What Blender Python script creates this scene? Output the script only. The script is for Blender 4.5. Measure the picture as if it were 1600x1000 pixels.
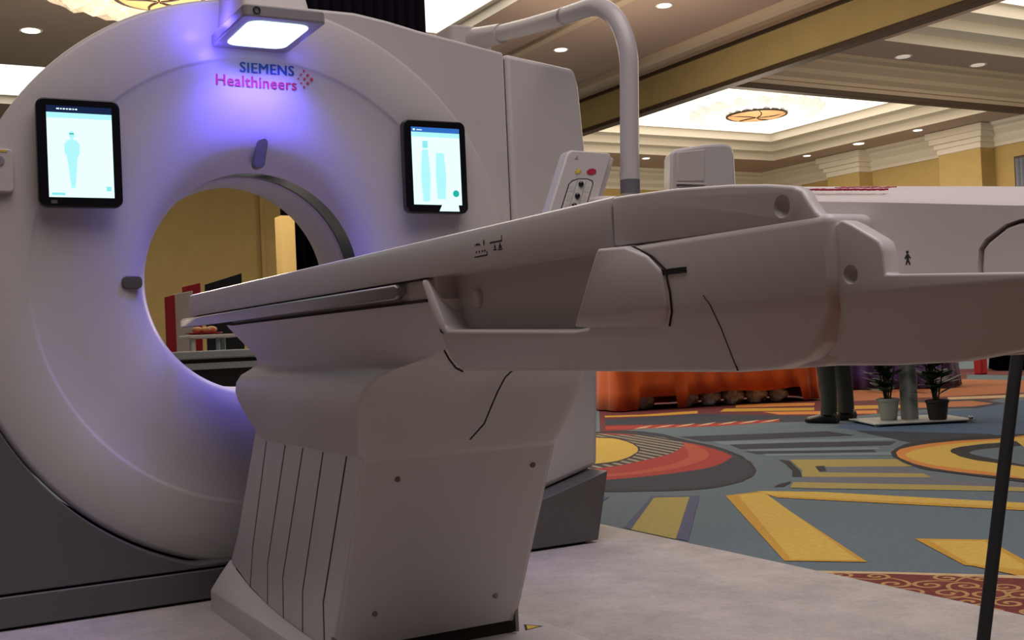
import bpy, bmesh, math, random
from mathutils import Vector, Matrix
random.seed(4)
SC = bpy.context.scene
COL = SC.collection
for o in list(bpy.data.objects):
    bpy.data.objects.remove(o)

# ------------------------------------------------------------------ camera, world, light, exposure
cam_data = bpy.data.cameras.new('camera')
cam = bpy.data.objects.new('camera', cam_data)
COL.objects.link(cam)
cam_data.sensor_width = 36.0
cam_data.lens = 1782.25 / 1600 * 36.0
cam_data.clip_start = 0.05
cam_data.clip_end = 200
_r = Vector((0.8732308, -0.48526351, -0.04457904))
_u = Vector((0.03056308, -0.03676239, 0.99885656))
_b = Vector((-0.48634747, -0.87359479, -0.0172709))
cam.matrix_world = Matrix(((_r.x, _u.x, _b.x, 0.0), (_r.y, _u.y, _b.y, 0.0), (_r.z, _u.z, _b.z, 0.77), (0, 0, 0, 1)))
SC.camera = cam

world = bpy.data.worlds.new('hall_ambient')
SC.world = world
world.use_nodes = True
world.node_tree.nodes['Background'].inputs[0].default_value = (1.0, 0.86, 0.74, 1)
world.node_tree.nodes['Background'].inputs[1].default_value = 0.02

SC.view_settings.view_transform = 'Standard'
SC.view_settings.look = 'None'
SC.view_settings.gamma = 1.0
SC.view_settings.use_curve_mapping = False
SC.view_settings.exposure = 0.0

def area_light(name, loc, sx, sy, power, color, rot=(0, 0, 0), spread=180, parent=None):
    d = bpy.data.lights.new(name, 'AREA')
    d.shape = 'RECTANGLE'; d.size = sx; d.size_y = sy
    d.energy = power; d.color = color; d.spread = math.radians(spread)
    o = bpy.data.objects.new(name, d); COL.objects.link(o)
    o.location = loc; o.rotation_euler = [math.radians(a) for a in rot]
    if parent: o.parent = parent
    return o

WARM = (1.0, 0.84, 0.68)
# added fill light over the booth (no fixture there), then the hall coffers' light
area_light('booth_fill_light', (1.5, 0.2, 5.7), 5.5, 6.0, 175, (1.0, 0.87, 0.86), spread=130)
area_light('near_coffer_light', (2.0, 10.5, 5.4), 9.0, 7.0, 170, WARM)
area_light('bay_coffer_light', (17.0, 9.0, 5.6), 6.0, 6.0, 190, WARM)
area_light('far_coffer_light', (17.6, 19.6, 5.6), 7.0, 7.0, 260, WARM)

# near and far chandeliers' own light; booth, aisle and bay points are added fill
def hall_point_light(name, loc, power, r=0.6):
    d = bpy.data.lights.new(name, 'POINT'); d.energy = power; d.color = (1.0, 0.82, 0.62); d.shadow_soft_size = r
    o = bpy.data.objects.new(name, d); COL.objects.link(o); o.location = loc; return o
hall_point_light('near_chandelier_light', (2.667, 12.035, 3.3), 330)
hall_point_light('booth_fill_point', (-3.0, -4.0, 4.2), 12)  # added fill out of view, no chandelier hangs here
hall_point_light('aisle_fill_point', (9.0, 12.5, 3.4), 150)  # added point without a fixture, brightens the header and near ceiling
area_light('left_fill_light', (-7.5, 3.0, 5.6), 5.0, 5.0, 22, (1.0, 0.88, 0.78), (0, -20, 0))  # added fill from the left for the sides facing that way
hall_point_light('bay_fill_point', (17.0, 7.5, 3.6), 300)  # added point, no chandelier here; lifts the bay ceiling and walls
hall_point_light('far_chandelier_light', (17.17, 19.29, 3.6), 330)

# ------------------------------------------------------------------ materials
def mat(name, color, rough=0.5, metal=0.0, var=0.0, vscale=8.0, bump=0.0, bscale=40.0, coat=0.0, emit=None, estr=0.0, sheen=0.0):
    m = bpy.data.materials.new(name); m.use_nodes = True
    nt = m.node_tree; b = nt.nodes['Principled BSDF']
    b.inputs['Base Color'].default_value = (*color, 1)
    b.inputs['Roughness'].default_value = rough
    b.inputs['Metallic'].default_value = metal
    b.inputs['Coat Weight'].default_value = coat
    b.inputs['Coat Roughness'].default_value = 0.15
    b.inputs['Sheen Weight'].default_value = sheen
    if emit:
        b.inputs['Emission Color'].default_value = (*emit, 1)
        b.inputs['Emission Strength'].default_value = estr
    if var > 0 or bump > 0:
        tc = nt.nodes.new('ShaderNodeTexCoord')
    if var > 0:
        n = nt.nodes.new('ShaderNodeTexNoise'); n.inputs['Scale'].default_value = vscale
        n.inputs['Detail'].default_value = 6
        nt.links.new(tc.outputs['Object'], n.inputs['Vector'])
        r = nt.nodes.new('ShaderNodeValToRGB')
        r.color_ramp.elements[0].position = 0.3; r.color_ramp.elements[1].position = 0.7
        r.color_ramp.elements[0].color = (*[c * (1 - var) for c in color], 1)
        r.color_ramp.elements[1].color = (*[min(1, c * (1 + var)) for c in color], 1)
        nt.links.new(n.outputs['Fac'], r.inputs['Fac'])
        nt.links.new(r.outputs['Color'], b.inputs['Base Color'])
    if bump > 0:
        n2 = nt.nodes.new('ShaderNodeTexNoise'); n2.inputs['Scale'].default_value = bscale
        nt.links.new(tc.outputs['Object'], n2.inputs['Vector'])
        bp = nt.nodes.new('ShaderNodeBump'); bp.inputs['Strength'].default_value = bump
        bp.inputs['Distance'].default_value = 0.02
        nt.links.new(n2.outputs['Fac'], bp.inputs['Height'])
        nt.links.new(bp.outputs['Normal'], b.inputs['Normal'])
    return m

M = {}
M['white'] = mat('white_plastic', (0.60, 0.575, 0.57), 0.32, var=0.02, vscale=3)
M['white_matte'] = mat('white_matte', (0.60, 0.56, 0.54), 0.5, var=0.02, vscale=3)
M['seam'] = mat('panel_seam', (0.022, 0.015, 0.01), 0.8)
M['base_grey'] = mat('base_grey', (0.115, 0.108, 0.11), 0.45, var=0.04, vscale=4)
M['dark_band'] = mat('bore_window', (0.05, 0.045, 0.045), 0.15)
M['black'] = mat('black_gloss', (0.006, 0.006, 0.009), 0.25)
M['black_matte'] = mat('black_matte', (0.008, 0.008, 0.01), 0.75)
M['mark_grey'] = mat('mark_grey', (0.10, 0.10, 0.06), 0.35)
M['metal'] = mat('brushed_steel', (0.42, 0.40, 0.38), 0.28, metal=1.0)
M['screw'] = mat('screw_steel', (0.25, 0.22, 0.2), 0.4, metal=0.8)
M['collar'] = mat('collar_grey', (0.16, 0.16, 0.19), 0.5)
M['lamp_grey'] = mat('lamp_grey', (0.30, 0.29, 0.31), 0.4)
M['lamp_glow'] = mat('lamp_window', (0.7, 0.8, 1.0), 0.3, emit=(0.62, 0.85, 1.0), estr=1.5)
M['logo_blue'] = mat('logo_blue', (0.004, 0.07, 0.24), 0.5)
M['logo_red'] = mat('logo_red', (0.55, 0.03, 0.10), 0.5)
M['ink'] = mat('print_ink', (0.015, 0.012, 0.012), 0.6)
M['yellow_st'] = mat('yellow_sticker', (0.75, 0.55, 0.08), 0.5)
M['red_st'] = mat('red_sticker', (0.45, 0.02, 0.06), 0.5)
M['panel_face'] = mat('key_panel', (0.62, 0.64, 0.6), 0.4)
M['screen'] = mat('screen_white', (0.1, 0.1, 0.1), 0.2, emit=(0.72, 1.0, 1.0), estr=1.15)
M['screen_cyan'] = mat('screen_cyan', (0.1, 0.1, 0.1), 0.2, emit=(0.25, 0.85, 0.9), estr=0.95)
M['screen_soft'] = mat('screen_soft', (0.1, 0.1, 0.1), 0.2, emit=(0.42, 0.92, 0.95), estr=1.0)
M['screen_bar'] = mat('screen_bar', (0.01, 0.01, 0.02), 0.2, emit=(0.01, 0.03, 0.12), estr=0.5)
M['screen_blue'] = mat('screen_blue', (0.01, 0.01, 0.02), 0.2, emit=(0.03, 0.17, 0.6), estr=0.9)
M['screen_green'] = mat('screen_green', (0.01, 0.05, 0.04), 0.2, emit=(0.02, 0.55, 0.45), estr=0.8)
M['ceiling'] = mat('ceiling_paint', (0.50, 0.38, 0.32), 0.9, var=0.03, vscale=1)
M['cream'] = mat('cream_moulding', (0.78, 0.72, 0.62), 0.7)
M['moulding'] = mat('tan_moulding', (0.56, 0.46, 0.35), 0.6)
M['wallpaper'] = mat('yellow_wallpaper', (0.52, 0.37, 0.14), 0.85, var=0.05, vscale=2)
M['header'] = mat('header_tan', (0.55, 0.43, 0.19), 0.85, var=0.05, vscale=2)
M['dark_trim'] = mat('dark_trim', (0.075, 0.045, 0.03), 0.6)
M['glow'] = mat('luminous_ceiling', (0.9, 0.85, 0.75), 0.9, emit=(1.0, 0.93, 0.80), estr=1.6)
M['bulb_dim'] = mat('dim_bulb', (0.9, 0.85, 0.75), 0.5, emit=(1.0, 0.85, 0.75), estr=0.35)
M['bulb'] = mat('downlight_bulb', (0.9, 0.85, 0.75), 0.5, emit=(1.0, 0.93, 0.82), estr=3.0)
M['crystal'] = mat('chandelier_crystal', (0.62, 0.53, 0.42), 0.35, var=0.3, vscale=14, bump=0.9, bscale=22, emit=(1.0, 0.86, 0.66), estr=0.06)
M['crystal_lit'] = mat('lit_crystal', (0.75, 0.70, 0.62), 0.35, var=0.3, vscale=10, bump=0.9, bscale=22, emit=(1.0, 0.93, 0.82), estr=0.6)
M['amber'] = mat('chandelier_amber', (0.50, 0.28, 0.12), 0.5, emit=(1.0, 0.62, 0.30), estr=0.22)
M['curtain'] = mat('black_curtain', (0.0025, 0.002, 0.004), 1.0)
M['curtain'].node_tree.nodes['Principled BSDF'].inputs['Specular IOR Level'].default_value = 0.0
M['curtain_blue'] = mat('blue_curtain', (0.22, 0.24, 0.30), 0.9)
M['orange_cloth'] = mat('orange_cloth', (0.62, 0.10, 0.008), 0.75, sheen=0.2)
M['purple_cloth'] = mat('purple_cloth', (0.045, 0.012, 0.12), 0.7, sheen=0.2)
M['red_cloth'] = mat('red_cloth', (0.42, 0.012, 0.02), 0.75)
M['cream_cloth'] = mat('cream_panel', (0.58, 0.52, 0.45), 0.75)
M['foil'] = mat('crumpled_foil', (0.72, 0.70, 0.68), 0.4, metal=0.15, var=0.4, vscale=14, bump=0.8, bscale=18)
M['counter_grey'] = mat('counter_grey', (0.34, 0.38, 0.40), 0.5)
M['pot_white'] = mat('pot_white', (0.42, 0.45, 0.40), 0.4)
M['pot_dark'] = mat('pot_dark', (0.035, 0.025, 0.022), 0.5)
M['leaf'] = mat('leaf_green', (0.018, 0.05, 0.012), 0.5, var=0.4, vscale=12)
M['soil'] = mat('soil', (0.03, 0.018, 0.01), 0.95)
M['post_grey'] = mat('post_grey', (0.42, 0.44, 0.42), 0.5)
M['trouser'] = mat('trouser_cloth', (0.035, 0.04, 0.034), 0.85)
M['shirt'] = mat('shirt_cloth', (0.06, 0.065, 0.08), 0.85)
M['skin'] = mat('skin', (0.45, 0.26, 0.18), 0.55)
M['hair'] = mat('hair', (0.02, 0.012, 0.008), 0.6)
M['shoe'] = mat('shoe_black', (0.008, 0.007, 0.007), 0.4)
M['food'] = mat('food', (0.55, 0.30, 0.12), 0.7, var=0.3, vscale=30)
M['wood_dark'] = mat('dark_frame', (0.03, 0.018, 0.012), 0.5)

def booth_carpet_mat():
    m = mat('light_grey_carpet', (0.40, 0.36, 0.34), 0.95, bump=0.4, bscale=160)
    nt = m.node_tree; b = nt.nodes['Principled BSDF']
    tc = nt.nodes.new('ShaderNodeTexCoord')
    mp = nt.nodes.new('ShaderNodeMapping'); mp.inputs['Scale'].default_value = (1, 1, 1)
    n1 = nt.nodes.new('ShaderNodeTexNoise'); n1.inputs['Scale'].default_value = 5; n1.inputs['Detail'].default_value = 8
    n1.inputs['Roughness'].default_value = 0.7
    n2 = nt.nodes.new('ShaderNodeTexNoise'); n2.inputs['Scale'].default_value = 60; n2.inputs['Detail'].default_value = 3
    mx = nt.nodes.new('ShaderNodeMath'); mx.operation = 'MULTIPLY_ADD'; mx.inputs[1].default_value = 0.35
    r = nt.nodes.new('ShaderNodeValToRGB')
    r.color_ramp.elements[0].position = 0.45; r.color_ramp.elements[0].color = (0.38, 0.35, 0.335, 1)
    r.color_ramp.elements[1].position = 0.95; r.color_ramp.elements[1].color = (0.60, 0.56, 0.53, 1)
    nt.links.new(tc.outputs['Object'], mp.inputs[0])
    nt.links.new(mp.outputs[0], n1.inputs['Vector']); nt.links.new(mp.outputs[0], n2.inputs['Vector'])
    nt.links.new(n2.outputs['Fac'], mx.inputs[0]); nt.links.new(n1.outputs['Fac'], mx.inputs[2])
    nt.links.new(mx.outputs[0], r.inputs['Fac']); nt.links.new(r.outputs['Color'], b.inputs['Base Color'])
    return m
M['booth_carpet'] = booth_carpet_mat()

def cmat(n, c, v=0.10):
    M['c_' + n] = mat('carpet_' + n, c, 0.95, var=v, vscale=40, bump=0.25, bscale=150)
for n, c in dict(slate=(0.105, 0.150, 0.185), pale=(0.16, 0.215, 0.27), navy=(0.022, 0.028, 0.05), black=(0.013, 0.012, 0.018),
                 maroon=(0.12, 0.016, 0.022), royal=(0.055, 0.105, 0.20), gold=(0.52, 0.29, 0.03), yellow=(0.60, 0.40, 0.07),
                 red=(0.35, 0.025, 0.02), crimson=(0.43, 0.07, 0.035), cream=(0.55, 0.40, 0.22), orange=(0.60, 0.22, 0.04),
                 terracotta=(0.42, 0.15, 0.06), ochre=(0.36, 0.29, 0.08), mauve=(0.13, 0.135, 0.175), violet=(0.075, 0.085, 0.16)).items():
    cmat(n, c)
def stripe_carpet(name, scale, c0, c1, dist, pos, kind='BANDS', ang=0.6):
    m = mat(name, c0, 0.95)
    nt = m.node_tree; b = nt.nodes['Principled BSDF']
    tc = nt.nodes.new('ShaderNodeTexCoord'); mp = nt.nodes.new('ShaderNodeMapping'); mp.inputs['Rotation'].default_value = (0, 0, ang)
    w = nt.nodes.new('ShaderNodeTexWave'); w.wave_type = kind
    w.inputs['Scale'].default_value = scale; w.inputs['Distortion'].default_value = dist
    w.inputs['Detail'].default_value = 0 if kind == 'BANDS' else 1.5; w.inputs['Detail Scale'].default_value = 0.8
    r = nt.nodes.new('ShaderNodeValToRGB'); r.color_ramp.interpolation = 'CONSTANT'
    r.color_ramp.elements[0].color = (*c0, 1); r.color_ramp.elements[1].color = (*c1, 1); r.color_ramp.elements[1].position = pos
    nt.links.new(tc.outputs['Object'], mp.inputs[0]); nt.links.new(mp.outputs[0], w.inputs['Vector'])
    nt.links.new(w.outputs['Fac'], r.inputs['Fac']); nt.links.new(r.outputs['Color'], b.inputs['Base Color'])
    return m
M['c_hatch'] = stripe_carpet('carpet_hatch', 4.0, (0.035, 0.03, 0.035), (0.30, 0.26, 0.19), 0, 0.62, ang=0.2)
cmat('russet', (0.15, 0.062, 0.032), 0.35)
cmat('scroll', (0.15, 0.018, 0.014), 0.35)
cmat('scrollgold', (0.42, 0.25, 0.09))

# ------------------------------------------------------------------ mesh helpers
def link(name, bm, m, parent=None, bevel=0.0, seg=3, smooth=40, solid=0.0):
    me = bpy.data.meshes.new(name)
    bmesh.ops.recalc_face_normals(bm, faces=bm.faces[:])
    bm.to_mesh(me); bm.free()
    if isinstance(m, (list, tuple)):
        for x in m: me.materials.append(x)
    else:
        me.materials.append(m)
    for p in me.polygons: p.use_smooth = True
    me.set_sharp_from_angle(angle=math.radians(smooth))
    o = bpy.data.objects.new(name, me); COL.objects.link(o)
    if bevel > 0:
        b = o.modifiers.new('bevel', 'BEVEL'); b.width = bevel; b.segments = seg
        b.limit_method = 'ANGLE'; b.angle_limit = math.radians(35); b.harden_normals = False
    if parent:
        o.parent = parent
        inv = Vector((0, 0, 0))
        p = parent
        while p: inv += p.location; p = p.parent
        o.location = -inv
    return o

def empty(name, loc, label, cat, group=None):
    o = bpy.data.objects.new(name, None); COL.objects.link(o)
    o.empty_display_size = 0.1
    o.location = loc; o['label'] = label; o['category'] = cat
    if group: o['group'] = group
    return o
def tag(o, label, cat, group=None):
    o['label'] = label; o['category'] = cat
    if group: o['group'] = group
    return o
def struct(o):
    o['kind'] = 'structure'; return o

def nb(): return bmesh.new()
def box(bm, x0, x1, y0, y1, z0, z1):
    v = [bm.verts.new(p) for p in ((x0,y0,z0),(x1,y0,z0),(x1,y1,z0),(x0,y1,z0),(x0,y0,z1),(x1,y0,z1),(x1,y1,z1),(x0,y1,z1))]
    for f in ((0,3,2,1),(4,5,6,7),(0,1,5,4),(1,2,6,5),(2,3,7,6),(3,0,4,7)):
        bm.faces.new([v[i] for i in f])
    return bm
def prism(bm, poly, axis, a, b):
    """poly: 2-D outline; axis x: (y,z), y: (x,z), z: (x,y)"""
    def P(p, t):
        return {'x': (t, p[0], p[1]), 'y': (p[0], t, p[1]), 'z': (p[0], p[1], t)}[axis]
    A = [bm.verts.new(P(p, a)) for p in poly]; B = [bm.verts.new(P(p, b)) for p in poly]
    n = len(poly)
    bm.faces.new(A); bm.faces.new(B[::-1])
    for i in range(n):
        bm.faces.new((A[i], A[(i+1) % n], B[(i+1) % n], B[i]))
    return bm
def loft(bm, rings, cap=True, closed=True):
    R = [[bm.verts.new(p) for p in r] for r in rings]
    n = len(R[0])
    for a, b in zip(R, R[1:]):
        for i in range(n if closed else n - 1):
            j = (i + 1) % n
            bm.faces.new((a[i], a[j], b[j], b[i]))
    if cap:
        bm.faces.new(R[0][::-1]); bm.faces.new(R[-1])
    return bm
def rrect(x0, x1, y0, y1, r, n=4):
    pts = []
    for cx, cy, a0 in ((x1-r, y1-r, 0), (x0+r, y1-r, 90), (x0+r, y0+r, 180), (x1-r, y0+r, 270)):
        for k in range(n + 1):
            a = math.radians(a0 + 90 * k / n)
            pts.append((cx + r * math.cos(a), cy + r * math.sin(a)))
    return pts
def lathe_y(bm, prof, cx, cz, seg=96):
    """closed profile of (r, y) turned about a y-axis line"""
    rings = []
    for k in range(seg):
        a = 2 * math.pi * k / seg
        rings.append([bm.verts.new((cx + r * math.cos(a), y, cz + r * math.sin(a))) for r, y in prof])
    n = len(prof)
    for k in range(seg):
        A = rings[k]; B = rings[(k + 1) % seg]
        for i in range(n):
            j = (i + 1) % n
            bm.faces.new((A[i], A[j], B[j], B[i]))
    return bm
def lathe_z(bm, prof, cx, cy, seg=32):
    """open profile of (r, z) turned about a vertical line, capped at both ends"""
    rings = [[(cx + r * math.cos(2*math.pi*k/seg), cy + r * math.sin(2*math.pi*k/seg), z) for k in range(seg)] for r, z in prof]
    return loft(bm, rings)
def tube(bm, pts, r, seg=20, cap=True):
    pts = [Vector(p) for p in pts]
    rs = r if isinstance(r, (list, tuple)) else [r] * len(pts)
    rings = []; prev = None
    for i, p in enumerate(pts):
        t = (pts[min(i+1, len(pts)-1)] - pts[max(i-1, 0)]).normalized()
        if prev is None:
            u = t.cross(Vector((0.13, 0.29, 0.95)) if abs(t.z) < 0.9 else Vector((1, 0, 0))).normalized()
        else:
            u = (prev - t * prev.dot(t)).normalized()
        prev = u; v = t.cross(u)
        rings.append([p + (u * math.cos(2*math.pi*k/seg) + v * math.sin(2*math.pi*k/seg)) * rs[i] for k in range(seg)])
    return loft(bm, rings, cap)
def arc(c, u, v, r, a0, a1, n):
    c, u, v = Vector(c), Vector(u), Vector(v)
    return [c + (u * math.cos(math.radians(a0+(a1-a0)*k/n)) + v * math.sin(math.radians(a0+(a1-a0)*k/n))) * r for k in range(n+1)]
def ball(bm, c, rx, ry, rz, seg=16):
    bmesh.ops.create_uvsphere(bm, u_segments=seg, v_segments=seg//2+2, radius=1, matrix=Matrix.Translation(c) @ Matrix.Diagonal((rx, ry, rz, 1)))
    return bm
def cyl(bm, c, r, h, axis='z', seg=24):
    rot = {'z': Matrix(), 'x': Matrix.Rotation(math.pi/2, 4, 'Y'), 'y': Matrix.Rotation(math.pi/2, 4, 'X')}[axis]
    bmesh.ops.create_cone(bm, cap_ends=True, segments=seg, radius1=r, radius2=r, depth=h, matrix=Matrix.Translation(c) @ rot)
    return bm
def strip(bm, pts, w, push, t=0.002, nrm=None):
    """a thin ribbon of width w following pts, lying on a surface with normal nrm"""
    pts = [Vector(p) for p in pts]; n = Vector(nrm).normalized()
    rings = []
    for i, p in enumerate(pts):
        d = (pts[min(i+1, len(pts)-1)] - pts[max(i-1, 0)]).normalized()
        s = d.cross(n).normalized() * (w / 2)
        q = p + n * push
        rings.append([q - s, q + s, q + s - n * t, q - s - n * t])
    return loft(bm, rings)
def text(name, body, size, loc, rx, rz, m, parent, depth=0.0008, bold=0.0, sx=1.0, space=1.0, mtx=None, fat=0.0):
    cu = bpy.data.curves.new(name, 'FONT'); cu.body = body; cu.size = size
    cu.space_character = space; cu.extrude = depth; cu.offset = bold; cu.resolution_u = 3
    tmp = bpy.data.objects.new(name + '_src', cu); COL.objects.link(tmp)
    dg = bpy.context.evaluated_depsgraph_get()
    me = bpy.data.meshes.new_from_object(tmp.evaluated_get(dg))
    bpy.data.objects.remove(tmp)
    if fat > 0:
        bm = nb()
        for dx in (-fat, 0, fat):
            k0 = len(bm.verts); bm.from_mesh(me); bm.verts.ensure_lookup_table()
            for v in bm.verts[k0:]: v.co.x += dx; v.co.z += dx*0.1
        bm.to_mesh(me); bm.free()
    if mtx: me.transform(mtx)
    else: me.transform(Matrix.Translation(loc) @ Matrix.Rotation(math.radians(rz), 4, 'Z') @ Matrix.Rotation(math.radians(rx), 4, 'X') @ Matrix.Diagonal((sx, 1, 1, 1)))
    me.materials.clear(); me.materials.append(m)
    o = bpy.data.objects.new(name, me); COL.objects.link(o)
    if parent:
        o.parent = parent
        inv = Vector((0, 0, 0)); p = parent
        while p: inv += p.location; p = p.parent
        o.location = -inv
    return o

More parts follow.
